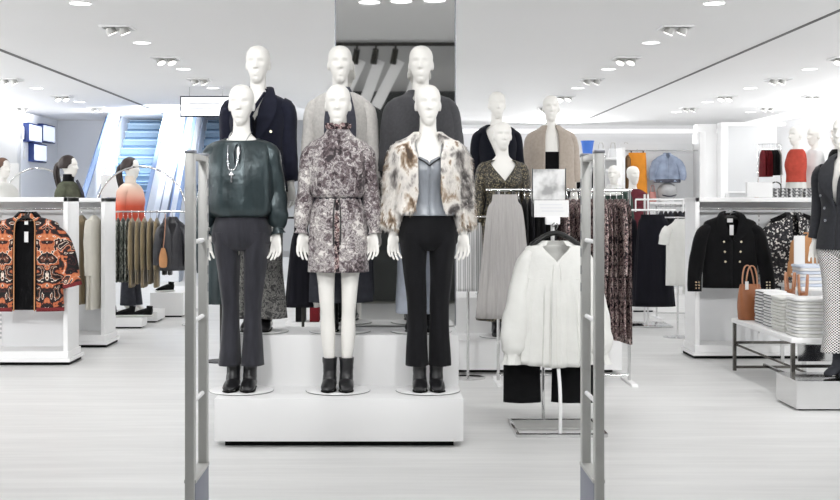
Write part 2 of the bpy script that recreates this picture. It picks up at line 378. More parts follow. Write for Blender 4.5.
# ------------------------------------------------------------------ mannequin body: one continuous remeshed surface
def head_mesh(mb):
    rings = [(1.556, 0, -.040, .012, .012), (1.562, 0, -.044, .024, .028), (1.58, 0, -.038, .038, .050), (1.61, 0, -.023, .053, .074), (1.65, 0, -.010, .068, .091),
             (1.69, 0, -.002, .078, .100), (1.73, 0, .004, .080, .101), (1.765, 0, .006, .069, .088), (1.788, 0, .006, .046, .060), (1.797, 0, .006, .022, .028), (1.80, 0, .006, .006, .008)]
    rs = cr(rings, 6); rows = []; n = 56
    g = lambda v, c, w: math.exp(-((v - c) / w) ** 2)
    for z, cx, cy, rx, ry in rs:
        row = []
        for j in range(n):
            th = 2 * PI * j / n; x = rx * .93 * math.cos(th); y = cy + ry * math.sin(th)
            if math.sin(th) < -.2:
                ax = abs(x)
                y += .017 * g(ax, .031, .018) * g(z, 1.690, .014)           # eye sockets
                y -= .006 * g(ax, .030, .011) * g(z, 1.686, .006)           # closed lids
                y -= .006 * g(z, 1.714, .010) * g(ax, .02, .03)             # brow
                k = 1.705 - z
                if 0 < k < .062: y -= .027 * (k / .055) ** .9 * g(x, 0, .011 + .004 * k / .05) if k < .055 else .027 * g(x, 0, .013) * (.062 - k) / .007
                y -= .009 * g(x, 0, .024) * g(z, 1.616, .013)               # lips
                y += .009 * g(x, 0, .022) * g(z, 1.615, .0035)
                y += .005 * g(x, 0, .03) * g(z, 1.596, .007)
            row.append((x, y, z))
        rows.append(row)
    mb.grid(rows, True, True, True)
    for sgn in (-1, 1):
        mb.ball((sgn * .0715, .012, 1.672), (.010, .020, .031), 12, 8)
def body_mesh(name, voxel, legs=True):
    mb = MB()
    torso = [(.85, 0, .004, .07, .06), (.865, 0, .004, .13, .09), (.90, 0, .004, .166, .112), (.97, 0, .0, .158, .108), (1.05, 0, 0, .130, .094), (1.12, 0, 0, .120, .086), (1.20, 0, -.004, .131, .098),
             (1.28, 0, -.010, .150, .116), (1.35, 0, -.004, .155, .106), (1.41, 0, .004, .150, .088), (1.45, 0, .010, .122, .072), (1.48, 0, .012, .088, .062), (1.51, 0, .012, .058, .056), (1.55, 0, .008, .050, .052), (1.60, 0, .006, .049, .054), (1.63, 0, .006, .045, .05)]
    if not legs: torso = [r for r in torso if r[0] > .86]; 
    if not legs: torso = [(z, cx, cy, rx * (.82 if z < 1.46 else 1), ry) for z, cx, cy, rx, ry in torso]
    mb.loft(torso, 32, 4); head_mesh(mb)
    for s in ((-1, 1) if legs else ()):
        mb.capsule([(s * .120, .006, 1.405), (s * .160, .006, 1.372), (s * .186, .012, 1.18), (s * .200, -.004, 1.03), (s * .208, -.016, .95), (s * .210, -.02, .925)],
                   [.038, .042, .035, .031, .024, .023], 14)
        # hand: palm turned half forward, four unequal curled fingers, thumb from the inner side
        a = Matrix.Rotation(s * R(-35), 3, 'Z'); o = Vector((s * .211, -.022, .905))
        H = lambda x, y, z: tuple(o + a @ Vector((s * x, y, z)))
        mb.sweep([H(0, 0, .02), H(0, 0, -.005), H(.001, -.002, -.035), H(.001, -.004, -.055)], [(.022, .016), (.034, .016), (.039, .014), (.036, .010)], 14, 3, ref=tuple(a @ Vector((1, 0, 0))))
        for x, L in ((-.030, .068), (-.010, .078), (.011, .073), (.031, .056)):
            sp = x * .18
            mb.capsule([H(x, -.003, -.045), H(x + sp, -.006, -.055 - L * .42), H(x + sp * 1.6, -.018, -.055 - L * .78), H(x + sp * 1.8, -.033, -.055 - L)], [.0095, .0088, .0082, .0068], 8)
        mb.capsule([H(-.022, -.004, .0), H(-.046, -.018, -.022), H(-.054, -.028, -.048), H(-.053, -.032, -.066)], [.013, .0115, .0095, .0075], 8)
        if legs:
            mb.capsule([(s * .080, .004, .90), (s * .080, .002, .80), (s * .072, 0, .68), (s * .066, -.004, .52), (s * .062, .006, .44), (s * .060, .016, .32), (s * .050, .012, .16), (s * .047, .012, .07)],
                       [(.072, .088), (.070, .082), (.054, .062), (.044, .050), (.041, .047), (.043, .052), (.029, .034), (.031, .040)], 20)
            mb.capsule([(s * .047, .03, .055), (s * .048, -.05, .042), (s * .050, -.12, .024)], [(.032, .034), (.036, .028), (.032, .016)], 14)
    o = mb.build(name, 'skin')
    md = o.modifiers.new('skin', 'REMESH'); md.mode = 'VOXEL'; md.voxel_size = voxel
    sm = o.modifiers.new('soft', 'SMOOTH'); sm.factor = .5; sm.iterations = 1
    dg = bpy.context.evaluated_depsgraph_get(); dg.update()
    me = bpy.data.meshes.new_from_object(o.evaluated_get(dg)); old = o.data
    bpy.data.objects.remove(o); bpy.data.meshes.remove(old)
    me.materials.clear(); me.materials.append(M['skin'])
    for p in me.polygons: p.use_smooth = True
    return me
BODY = body_mesh('body', .0048)
BUST = body_mesh('body', .0048, False)
def mesh_obj(name, me, parent, loc=(0, 0, 0)):
    o = bpy.data.objects.new(name, me); COL.objects.link(o); o.parent = parent; o.location = loc; return o
def mannequin(label, x, y, z, rz=0, group=None, plate=True, bust=False):
    t = thing('mannequin', label, 'mannequin', (x, y, z + .001), rz, group)
    mesh_obj('body', BUST if bust else BODY, t)
    if plate:
        p = MB().lathe([(.188, 0), (.19, .002), (.19, .007), (.187, .009), (.05, .009)], 48).build('base_plate', 'white', t)
        MB().lathe([(.1905, .0005), (.1925, .0015), (.1925, .004), (.1905, .005)], 48, caps=False).build('rim', 'steel', p)
    return t
def boots(t, m='leather', h=.20, heel=.045):
    for s in (-1, 1):
        mb = MB(); x = s * .050
        mb.loft([(h, x, .012, .045, .055), (h - .05, x, .014, .041, .052), (.11, x, .012, .040, .054), (.07, x, 0, .041, .066), (.045, x, -.02, .043, .088)], 24, 4, creases(.03, 3 + s))
        mb.capsule([(x, .030, .052), (x, -.045, .048), (x + s * .004, -.105, .034), (x + s * .005, -.135, .027)], [(.040, .030), (.044, .034), (.042, .024), (.030, .015)], 18)
        b = mb.build('boot', m, t)
        so = MB(); so.sweep([(x, .066, .018), (x, .0, .016), (x, -.06, .014), (x + s * .004, -.12, .014), (x + s * .005, -.158, .016)], [(.034, .006), (.038, .006), (.045, .006), (.042, .006), (.014, .005)], 16, 3)
        so.box((x, .042, .016), (.062, .052, .022), bev=.006); so.build('sole', 'sole', b)
def trousers(t, m, hem=.155, hemr=(.066, .10), knee=(.052, .062), thigh=(.076, .098), hemx=.068, seed=0, waist=1.05, amp=.05, wr=(.135, .10)):
    mb = MB()
    mb.loft([(waist, 0, 0, wr[0], wr[1]), (1.0, 0, 0, .158, .118), (.93, 0, .002, .176, .126), (.88, 0, .004, .176, .122), (.845, 0, .004, .15, .10), (.825, 0, .004, .10, .07)], 36, 4, folds(7, .0, .03, seed))
    for s in (-1, 1):
        mb.loft([(.93, s * .084, .004, .084, .112), (.84, s * .086, .004, thigh[0], thigh[1]), (.70, s * .079, .002, thigh[0] * .84, thigh[1] * .82), (.52, s * .068, 0, knee[0], knee[1]), (.42, s * .066, .005, knee[0], knee[1]),
                 (.28, s * .068, .004, (hemr[0] + knee[0]) / 2, (hemr[1] + knee[1]) / 2), (hem, s * hemx, -.004, hemr[0], hemr[1])], 32, 5, (lambda th, t, f1=folds(5, amp * .4, amp * 1.1, seed + s), f2=creases(.028, seed + 5 * s, 6): f1(th, t) + f2(th, t)), caps=(True, False))
    return mb.build('trousers', m, t, solid=.004)
SL = [(.108, .004, 1.412), (.164, .006, 1.384), (.192, .012, 1.18), (.205, -.004, 1.03), (.212, -.016, .955)]
def sleeves(parent, m, rad, end=.95, x=0.0, seed=0, a=.05, name='sleeve', pad=0.0):
    out = []
    pts = SL[:-1] + [(.216, -.016, end)] if end < 1.0 else SL[:3] + [(.211, .004, end)]
    for s in (-1, 1):
        p = [(s * (q[0] + x * (i / 4) + (pad if i == 1 else 0)), q[1], q[2] + (pad * .8 if i == 1 else 0)) for i, q in enumerate(pts)]
        rd = [(r[0] * .90, r[1] * .95) if i == 0 else r for i, r in enumerate(rad[:len(p)])]
        out.append(MB().sweep(p, rd, 22, 6, creases(a, seed + s)).build(name, m, parent))
    return out
def torso_top(t, name, m, rings, gap=None, fold=None, seed=0, solid=.006, sag=None, n=48):
    return MB().loft(rings, n, 5, fold or folds(6, .004, .02, seed), gap, (False, False), sag=sag).build(name, m, t, solid=solid)
def vgap(z0, a0, z1, a1=0.0):
    """opening half-angle falling from a0 at the neck z0 to a1 at z1"""
    return lambda z: max(a1, min(a0, a1 + (a0 - a1) * (z - z1) / (z0 - z1)))
def strip(parent, name, m, pts, w, th=.005, sub=5):
    return MB().sweep(pts, [(w, th)] * len(pts) if not isinstance(w, list) else [(q, th) for q in w], 10, sub).build(name, m, parent)
def buttons(parent, pts, r=.010, m='gold', nrm=(0, -1, 0)):
    for p in pts:
        MB().cyl(p, tuple(a + b * .007 for a, b in zip(p, nrm)), r, r * .8, 10).build('button', m, parent)
BLAZER = [(1.525, 0, .022, .070, .058), (1.49, 0, .012, .105, .075), (1.455, 0, .008, .168, .095), (1.40, 0, .004, .182, .112), (1.30, 0, -.006, .178, .135), (1.18, 0, 0, .158, .122), (1.08, 0, 0, .165, .125), (.98, 0, 0, .186, .140), (.88, 0, 0, .196, .148)]
def blazer(t, m, open_z=1.16, length=.88, seed=0, btn='gold', sl_end=.95, cols=2, rows=3):
    rg = [r for r in BLAZER if r[0] >= length]
    b = torso_top(t, 'jacket', m, rg, vgap(1.50, .75, open_z), folds(4, .0, .015, seed))
    sleeves(b, m, [(.055, .062), (.060, .066), (.052, .056), (.046, .048), (.042, .044)], sl_end, .004, seed, .03, pad=.014)
    for s in (-1, 1):
        strip(b, 'lapel', m, [(s * .035, .078, 1.535), (s * .072, .035, 1.54), (s * .082, -.035, 1.50), (s * .082, -.105, 1.41), (s * .062, -.142, 1.32), (s * .012, -.136, open_z)], [.010, .016, .030, .055, .046, .006], .004)
    buttons(b, [(s * (.068 + .35 * max(0, z - 1.15)), -.140 + .02 * max(0, z - 1.15), z) for z in [open_z + .07 - .085 * k for k in range(rows)] for s in ((-1, 1) if cols == 2 else (0,))], .011, btn)
    return b

# ------------------------------------------------------------------ garments on hangers (origin on the rail, cloth hangs below)
def side_garment(name, label, cat, group, m, loc, L, w=.22, th=.035, rz=0, seed=0, flare=1.1, hook=True, top=.07, sl=False, hem_m=None):
    """seen edge-on: a garment hanging from a rail"""
    t = thing(name, label, cat, loc, rz, group)
    mb = MB(); a = .16
    mb.loft([(-top, 0, 0, th * .25, w * .22), (-top - .03, 0, 0, th * .7, w * .62), (-top - .075, 0, 0, th, w * .94), (-top - .25, 0, 0, th * 1.02, w), (-L * .62, 0, 0, th * 1.06, w * (1 + flare) / 2), (-L, 0, 0, th * 1.1, w * flare)],
            30, 5, folds(7, .02, a, seed), caps=(True, False))
    g = mb.build('cloth', m, t, solid=.003)
    if sl:
        for s in (-1, 1):
            MB().sweep([(0, s * w * .86, -top - .05), (0, s * w * 1.02, -top - .2), (0, s * w * 1.04, -top - .42), (0, s * w * 1.0, -top - .58)], [(min(.03, th * .8), .04), (min(.04, th), .05), (min(.036, th), .045), (min(.032, th * .9), .04)], 14, 4, creases(.08, seed + s)).build('sleeve', m, t)
    if hook:
        MB().tube([(0, .0, -top), (0, 0, -.028), (0, .012, -.012), (0, .016, .004), (0, .006, .016), (0, -.012, .014), (0, -.016, .002)], .0028, 6, 2).build('hanger_hook', 'chrome', t, rz=-rz if abs(rz) > .3 and abs(rz) < 1.5 else 0)
    return t
def front_skirt(name, label, cat, group, m, loc, L, w0, w1, dep=.05, seed=0, k=16, amp=.08, rz=0, band=True):
    """a skirt clipped to a rail, seen from the front"""
    t = thing(name, label, cat, loc, rz, group)
    MB().loft([(-.05, 0, 0, w0, dep * .5), (-.09, 0, 0, w0 * 1.03, dep * .6), (-.18, 0, 0, (w0 * 2 + w1) / 3, dep * .8), (-L * .6, 0, 0, (w0 + w1 * 2) / 3, dep), (-L, 0, 0, w1, dep * 1.25)], 120, 5, folds(k, amp * .3, amp, seed, k * 2 + 1), caps=(True, False)).build('cloth', m, t, solid=.003)
    if band:
        MB().loft([(-.035, 0, 0, w0 * 1.01, dep * .55), (-.075, 0, 0, w0 * 1.04, dep * .64)], 32, 2).build('waistband', m, t)
    for s in (-1, 1):
        MB().box((s * w0 * .7, 0, -.035), (.018, .03, .05), bev=.004).build('clip', 'black', t)
    MB().tube([(0, 0, -.03), (0, .012, -.012), (0, .016, .004), (0, .006, .016), (0, -.012, .014)], .003, 6, 2).build('hanger_hook', 'chrome', t)
    return t
def front_jacket(name, label, cat, group, m, loc, L, sh, hemw, dep=.07, sl=None, gap=None, seed=0, rz=0, fold=None, neck=.075, slm=None, nd=0.0, sag=None, weld=False):
    """a jacket or blouse on a hanger, seen from the front; returns the thing and its body mesh"""
    t = thing(name, label, cat, loc, rz, group)
    b = MB().loft([(-.035 - nd, 0, .01, neck * .85, dep * .62), (-.06 - nd * .8, 0, .008, neck * 1.1, dep * .68), (-.085 - nd * .45, 0, .004, sh * .66, dep * .75), (-.115, 0, 0, sh * .95, dep * .8), (-.17, 0, 0, sh * 1.02, dep), (-.3, 0, 0, (sh + hemw) / 2, dep * 1.05), (-L * .7, 0, 0, (sh + hemw * 2) / 3, dep * 1.02), (-L, 0, 0, hemw, dep * 1.1)],
                  64, 6, fold or folds(6, .01, .04, seed), gap, (False, False), sag=sag)
    if weld: bmesh.ops.remove_doubles(b.bm, verts=b.bm.verts[:], dist=1e-5)
    b = b.build('cloth', m, t, solid=.006)
    if sl:
        for s in (-1, 1):
            MB().sweep([(s * p[0], p[1], p[2]) for p in sl[0]], sl[1], 24, 6, creases(sl[2] if len(sl) > 2 else .05, seed + s)).build('sleeve', slm or m, t)
    return t, b
def hanger(label, loc, rz=0, w=.2, m='black', group=None, thick=.012):
    t = thing('coat_hanger', label, 'hanger', loc, rz, group)
    MB().sweep([(-w, 0, -.125), (-w * .8, 0, -.10), (-w * .4, 0, -.062), (0, 0, -.045), (w * .4, 0, -.062), (w * .8, 0, -.10), (w, 0, -.125)], [(thick, .016)] * 7, 10, 3, ref=(0, 1, 0)).build('shoulder_bar', m, t)
    MB().tube([(0, 0, -.05), (0, 0, -.03), (.012, 0, -.012), (.016, 0, .004), (.006, 0, .016), (-.012, 0, .014), (-.016, 0, .002)], .003, 6, 2).build('hook', 'chrome', t)
    return t
def folded_stack(label_fmt, n, loc, w, d, h, mats, group, name='folded_shirt', cat='folded shirt', rz=0, pl=None):
    """each folded garment of a pile is a thing of its own"""
    for k in range(n):
        mb = MB(); jx, jy = random.uniform(-.006, .006), random.uniform(-.006, .006)
        zz = h * .5
        mb.loft([(0, jx, jy, w * .46, d * .46), (h * .15, jx, jy, w * .5, d * .5), (h * .8, jx, jy, w * .5, d * .5), (h * .98, jx, jy, w * .44, d * .45)], 24, 2, None, pw=.28)
        t = mb.build(name, mats[k % len(mats)], None, (loc[0], loc[1], loc[2] + k * h), rz)
        if pl: 
            MB().loft([(h * .30, jx, jy, w * .508, d * .508), (h * .60, jx, jy, w * .508, d * .508)], 24, 1, None, pw=.28).build('fold_edge', pl, t)
        tag(t, label_fmt.format(ORD[k] if k < n - 1 else 'topmost'), cat, group)
# ================================================================== THE SETTING
H = 3.30; YB = 29.5
struct('floor', MB().box((0, 15, -.05), (19, 32, .1)), 'floor')
struct('ground_mall', MB().box((0, -8, -.06), (40, 14, .1)), 'mallfloor')
struct('ceiling', MB().box((0.2, 14.5, H + .06), (18.6, 26, .12)).box((4.0, 28.6, H + .06), (11, 2.2, .12)), 'ceil')
struct('trim_1', MB().box((-4.87, 15.5, H - .002), (.07, 20, .006)), 'slot')
struct('trim_2', MB().box((4.40, 15.5, H - .002), (.05, 23, .006)), 'slot')
struct('wall_left', MB().box((-8.75, 13, 1.65), (.3, 23.5, 3.3)), 'wall')
struct('wall_left_return', MB().box((-8.24, 24.85, 1.65), (1.0, .25, 3.3)), 'greywall')
struct('wall_left_screens', MB().box((-7.83, 26.3, 1.65), (.2, 2.7, 3.3)), 'linewall')
struct('wall_back_lines', MB().box((-7.2, 27.75, 1.65), (1.2, .2, 3.3)), 'linewall')
struct('wall_right', MB().box((8.65, 15, 1.65), (.3, 28, 3.3)), 'wall')
struct('wall_back', MB().box((3.5, YB + .1, 1.65), (10.6, .2, 3.3)), 'wall')
struct('wall_escalator_hall', MB().box((-5.5, 35, 3.2), (11, .2, 6.4)), 'wall')
struct('wall_escalator_side', MB().box((-1.85, 31.8, 3.2), (.2, 6.4, 6.4)), 'wall')
struct('trim_3', MB().box((8.36, 24.5, H - .06), (.26, 9.0, .10)), 'cove')
struct('trim_4', MB().box((4.0, YB - .12, 3.16), (9, .1, .09)), 'cove')
# grey pier on the right, white framed
struct('wall_pier', MB().box((7.20, 24.2, 1.48), (1.02, .2, 2.96), bev=.01), 'greywall')
struct('trim_5', MB().box((6.62, 24.1, 1.5), (.16, .3, 3.0), bev=.04).box((7.2, 24.12, 2.98), (1.3, .3, .07), bev=.02).box((7.2, 24.05, 1.62), (1.02, .06, .03)), 'white')
struct('wall_pier_side', MB().box((6.35, 24.4, 1.5), (.4, .3, 3.0), bev=.02), 'white')
# mirror column behind the mannequins
struct('column', MB().box((.016, 8.12, H / 2), (.80, .50, H)), 'white')
t = thing('wall_mirror', 'tall frameless mirror on the column behind the mannequins', 'mirror', (.016, 7.845, .60))
MB().box((0, 0, 1.345), (.775, .012, 2.69)).build('mirror_glass', 'mirror', t, smooth=False)
for s in (-1, 1): MB().box((s * .392, .002, 1.345), (.008, .020, 2.69)).build('edge_strip', 'aludark', t, smooth=False)

# mall side, behind the camera (seen in the mirror)
struct('wall_mall_front', MB().box((0, -1.6, 1.5), (9, .2, 3.0)), 'mallwall')
struct('wall_mall_upper', MB().box((0, -1.75, 3.6), (12, .2, 2.0)), 'mallpale')
tr = thing('track_rail', 'black ceiling track at the shop entrance holding black spot heads', 'track light', (0, 1.62, H - .02))
MB().box((0, 0, -.02), (9.6, .035, .04)).build('rail', 'blackmetal', tr, smooth=False)
for i, x in enumerate((-.42, -.2, .03, .30)):
    h = MB().cyl((x, 0, -.04), (x, 0, -.09), .012).cyl((x, .02, -.08), (x - .03, -.05, -.24), .035, .04, 16).build('spot_head', 'blackmetal', tr)
for i, (x, rr) in enumerate(((-.36, 24), (-.14, 20), (.10, 27), (.36, 18))):
    b = MB().box((0, 0, -.36), (.13, .012, .62)).build('hanging_banner', 'paper', None, (x, 1.55 - .02 * i, H - .17))
    b.rotation_euler.y = R(rr)
    tag(b, ORD[i] + ' slanted pale banner strip hung under the entrance track', 'banner', 'pale strips at the entrance')

# ------------------------------------------------------------------ ceiling lights
ROW = {-7.38: 'row over the screen wall', -5.88: 'row outside the slot near the screens', -2.97: 'row above the hanging sign',
       0.0: 'row over the mirror column', 3.05: 'row above the beige jacket mannequin', 5.90: 'row above the black jacket unit', 7.45: 'row beside the glowing wall cove'}
def downlight(x, y, label, hot):
    t = thing('downlight', label, 'ceiling light', (x, y, H), 0, 'round downlights')
    MB().lathe([(.10, -.001), (.112, -.001), (.112, -.006), (.101, -.007)], 28, caps=False).build('trim_ring', 'white', t)
    MB().lathe([(.0, -.009), (.06, -.0085), (.100, -.005), (.100, -.001), (0, -.001)], 28).build('diffuser', 'glow', t)
    if hot: lamp(t, (x, y, H - .03), hot)
    return t
def lamp(t, loc, w, size=.2, to=None, spot=None):
    l = bpy.data.lights.new('lamp', 'SPOT' if spot else 'AREA'); l.energy = w
    if spot: l.spot_size = R(spot); l.spot_blend = .7; l.shadow_soft_size = .12
    else: l.shape = 'DISK'; l.size = size; l.spread = R(160)
    o = bpy.data.objects.new('lamp', l); COL.objects.link(o); o.location = loc
    if to: o.rotation_euler = (Vector(to) - Vector(loc)).to_track_quat('-Z', 'Y').to_euler()
    return o
def gimbal(x, y, label, aim, power):
    t = thing('recessed_spotlight', label, 'spotlight', (x, y, H), 0, 'square twin spotlights')
    w = .16
    MB().box((0, -w, -.012), (2 * w, .022, .022)).box((0, w, -.012), (2 * w, .022, .022)).box((-w, 0, -.012), (.022, 2 * w, .022)).box((w, 0, -.012), (.022, 2 * w, .022)).build('housing', 'offwhite', t, smooth=False)
    MB().box((0, 0, -.002), (.3, .3, .003)).build('recess', 'alu', t, smooth=False)
    d = Vector(aim).normalized()
    for s in (-1, 1):
        c = Vector((s * .07, 0, -.045)); 
        hd = MB().cyl(tuple(c - d * .045), tuple(c + d * .03), .045, .058, 18).build('spot_head', 'alu', t)
        MB().cyl(tuple(c + d * .028), tuple(c + d * .034), .050, .050, 18).build('lens', 'lens', hd)
    if power:
        p = Vector((x, y, H)) + Vector((0, 0, -.06)) + d * .12
        lamp(t, tuple(p), power, to=tuple(p + d), spot=75)
    return t
dl_y = [8.6, 11.4, 14.2, 17.0, 19.8, 22.5, 25.0]; gm_y = [10.1, 12.95, 15.7, 18.4, 21.3, 23.85]
POW = 42
for x, desc in ROW.items():
    for i, y in enumerate(dl_y):
        if abs(x) > 7 and y < 20: continue
        if x == 0 and y > 9: continue
        if x < 0 and y > 24 and x < -5: continue
        downlight(x, y, f'{ORD[i]} round downlight from the gates, {desc}', POW)
    for i, y in enumerate(gm_y):
        if abs(x) > 7 and y < 20: continue
        if x == 0: continue
        if x == -2.97 and y > 23: continue
        ax = -.45 if x > 0 else .45
        gimbal(x, y, f'{ORD[i]} square twin spotlight from the gates, {desc}', (ax, .25 if i % 2 else -.35, -1), 60 if abs(x) < 7 else 0)
for i, x in enumerate((-.17, .06, .30)):
    downlight(x * 1.3, 4.35 + .05 * i, ORD[i] + ' round downlight of three reflected at the top of the mirror', 30)
for x in (-4.4, -1.5, 1.5, 4.4):
    for y in (3.0, 5.9):
        downlight(x, y, 'round ceiling downlight above the entrance floor by the security gates', 30)
# display spots thrown on the mannequins from the front
for i, (x, y, to, w) in enumerate(((-1.35, 4.6, (-1.0, 7.2, 1.5), 130), (-.85, 4.75, (-.38, 7.2, 1.6), 130), (.85, 4.6, (.2, 7.2, 1.5), 130), (1.6, 4.9, (1.0, 7.5, .8), 45), (2.4, 7.2, (1.2, 10.2, 1.5), 60), (2.9, 5.9, (3.1, 8.6, 1.3), 90), (-3.6, 7.6, (-3.2, 10.4, 1.0), 50))):
    d = Vector(to) - Vector((x, y, H))
    gimbal(x, y, f'{ORD[i]} square twin spotlight of the entrance set aimed at the displays', tuple(d), 0)
    p = Vector((x, y, H - .07)) + d.normalized() * .12
    lamp(None, tuple(p), w, to=to, spot=62)
for x, tx, pw in ((-4.6, -4.6, 2000), (-3.1, -3.2, 1700), (-1.5, -1.6, 1250), (1.5, 1.6, 1000), (3.1, 3.2, 1900), (4.6, 4.5, 2300)):
    l_ = lamp(None, (x, 1.66, H - .2), pw, to=(tx, 11.0, 1.2), spot=56); l_.data.shadow_soft_size = .22  # added spots along the track, without heads, brightening upright faces
# unseen lamp added to brighten the escalator hall
hl = lamp(None, (-4.0, 30.0, 6.2), 1000, size=3.0, to=(-5.2, 28, 1)); hl.data.color = (.93, .97, 1)
for sx in (-1, 1):                               # uplights added along both side walls to brighten the ceiling
    l = bpy.data.lights.new('ceiling_fill', 'AREA'); l.shape = 'RECTANGLE'; l.size = .15; l.size_y = 21; l.energy = 1000 if sx > 0 else 1700
    o = bpy.data.objects.new('ceiling_fill', l); COL.objects.link(o); o.location = (sx * 8.3 if sx > 0 else -8.4, 13.5, 2.75); o.rotation_euler = (R(180), R(-35 * sx), 0)
for x, y, z, w, to in ((-4.4, 23.2, 3.2, 230, (-5.1, 27.2, 2.6)), (-2.6, 23.6, 3.2, 230, (-3.6, 27.4, 2.6)), (-2.4, 28.6, 4.8, 420, (-6, 28.4, 2.5))):
    lamp(None, (x, y, z), w, size=.5, to=to).data.color = (.96, .98, 1)  # lamps without fixtures, added to lift the escalator steps and sides
lamp(None, (-4.6, 24.3, 3.15), 1000, size=.5, to=(-7.4, 27.2, 1.9))  # unseen lamp added to brighten the lined wall by the escalators
for x, y, w in ((3.8, 28.6, 500), (-.2, 28.6, 300)):
    lamp(None, (x, y, 2.9), w, size=.6, to=(x, 26.5, 3.3))

# ================================================================== SECURITY GATES
def gate(label, x):
    t = thing('security_gate', label, 'security gate', (x, 0, 0), 0, 'anti theft gates at the entrance')
    yn, yf = 4.55, 4.86
    MB().box((0, yn, .795), (.036, .05, 1.59), bev=.006).build('post', 'alu', t)
    MB().box((0, yf, .795), (.036, .05, 1.59), bev=.006).build('post', 'alu', t)
    MB().box((0, (yn + yf) / 2, 1.578), (.030, yf - yn, .024), bev=.004).build('crossbar', 'alu', t)
    MB().box((0, yf if x > 0 else yn, 1.594), (.040, .055, .012), bev=.003).build('post_cap', 'aludark', t)
    MB().box((0, yn if x > 0 else yf, 1.594), (.040, .055, .012), bev=.003).build('post_cap', 'aludark', t)
    for z in (1.25, .945, .635):
        MB().cyl((0, yn + .02, z), (0, yf - .02, z - .0), .009, n=10).build('rung', 'offwhite', t)
    MB().box((0, (yn + yf) / 2, .17), (.042, yf - yn + .02, .34), bev=.006).build('base_panel', 'bluegrey', t)
    MB().box((0, (yn + yf) / 2, .345), (.046, yf - yn + .02, .014), bev=.003).build('base_cap', 'alu', t)
    s = -1 if x > 0 else 1
    for k in range(7):
        MB().box((s * .0185, yf, 1.48 - .07 * k), (.003, .018, .035)).build('slot_window', 'aludark', t, smooth=False)
    MB().box((0, (yn + yf) / 2, .008), (.10, yf - yn + .12, .016), bev=.004).build('foot_plate', 'aludark', t)
    return t
gate('aluminium security gate standing beside the teal blouse mannequin', -.768)
gate('aluminium security gate standing in front of the white blouse', .780)

# ================================================================== MAIN PLATFORM
t = thing('display_platform', 'two step white platform carrying the front mannequins', 'platform', (-.31, 0, 0))
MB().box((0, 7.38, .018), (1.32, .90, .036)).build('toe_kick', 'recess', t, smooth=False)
MB().box((0, 7.13, .158), (1.425, .54, .244), bev=.004).build('lower_step', 'white', t)
MB().box((0, 7.6, .313), (1.425, .49, .554), bev=.004).build('upper_step', 'white', t)
U = .59; L0 = .28
def FX(px): return X(px, 7.15)
def taller(t, k=1.014): t.scale = (1, 1, k); return t
# --- front row
a = mannequin('front mannequin in a dark teal satin blouse and charcoal flares', FX(246.5) - .03, 7.15, L0, R(-2), 'front row mannequins')
taller(a); boots(a)
trousers(a, 'trouser_grey', .155, (.064, .10), (.049, .062), (.076, .10), .068, 3)
bl = torso_top(a, 'blouse', 'teal', [(1.482, 0, .008, .096, .076), (1.476, 0, .004, .112, .086), (1.452, 0, .004, .172, .104), (1.39, 0, -.004, .192, .124), (1.29, 0, -.012, .203, .150), (1.17, 0, -.008, .208, .158), (1.08, 0, -.004, .210, .160), (1.045, 0, 0, .203, .150), (1.025, 0, 0, .172, .124), (1.035, 0, 0, .150, .11)],
                None, lambda th, tt: .030 * math.sin(22 * th + .8 * math.sin(3 * th)) * (abs(tt - .5) * 2) ** 1.6 + .030 * math.sin(9 * th + 1.0 + 1.2 * tt) * (.3 + tt) + .020 * math.sin(17 * th - 2 * tt) * (.2 + tt),
                sag=lambda th, tt: -.030 * max(0, -math.sin(th)) * max(0, 1 - tt * 5))
MB().sweep([(.100 * math.cos(q), .006 + .080 * math.sin(q), 1.480 + (.029 * math.sin(q) if math.sin(q) < 0 else 0)) for q in [2 * PI * i / 24 for i in range(25)]], [.006] * 25, 8, 1).build('neck_piping', 'teal', bl)
sleeves(bl, 'teal', [(.060, .066), (.064, .072), (.062, .068), (.064, .066), (.034, .034)], .952, .012, 4, .09)
for s in (-1, 1):
    MB().sweep([(s * .216, -.02, .962), (s * .219, -.02, .945), (s * .222, -.02, .925)], [(.030, .032), (.033, .036), (.046, .048)], 20, 3, folds(6, .05, .16, 2)).build('cuff_frill', 'teal', bl)
MB().sweep([(0, -.090, 1.448), (0, -.122, 1.41), (0, -.142, 1.36)], [(.003, .004), (.008, .005), (.002, .004)], 10, 4).build('keyhole_opening', 'skin', bl)
for s in (-1, 1):
    MB().tube([(0, -.090, 1.455), (s * .014, -.124, 1.43), (s * .018, -.146, 1.39), (s * .013, -.163, 1.33)], .0028, 6, 4).build('neck_tie', 'navy2', bl)
nk = MB().tube([(-.062, .02, 1.52), (-.066, -.055, 1.485), (-.060, -.128, 1.40), (-.050, -.163, 1.31), (-.028, -.172, 1.292), (-.006, -.165, 1.31), (.012, -.130, 1.40), (.05, -.055, 1.49), (.06, .02, 1.52)], .0032, 6, 5).build('necklace', 'silver', a)
MB().box((-.030, -.174, 1.252), (.010, .006, .062), bev=.002).box((-.030, -.174, 1.266), (.030, .006, .010), bev=.002).build('cross_pendant', 'silver', nk)

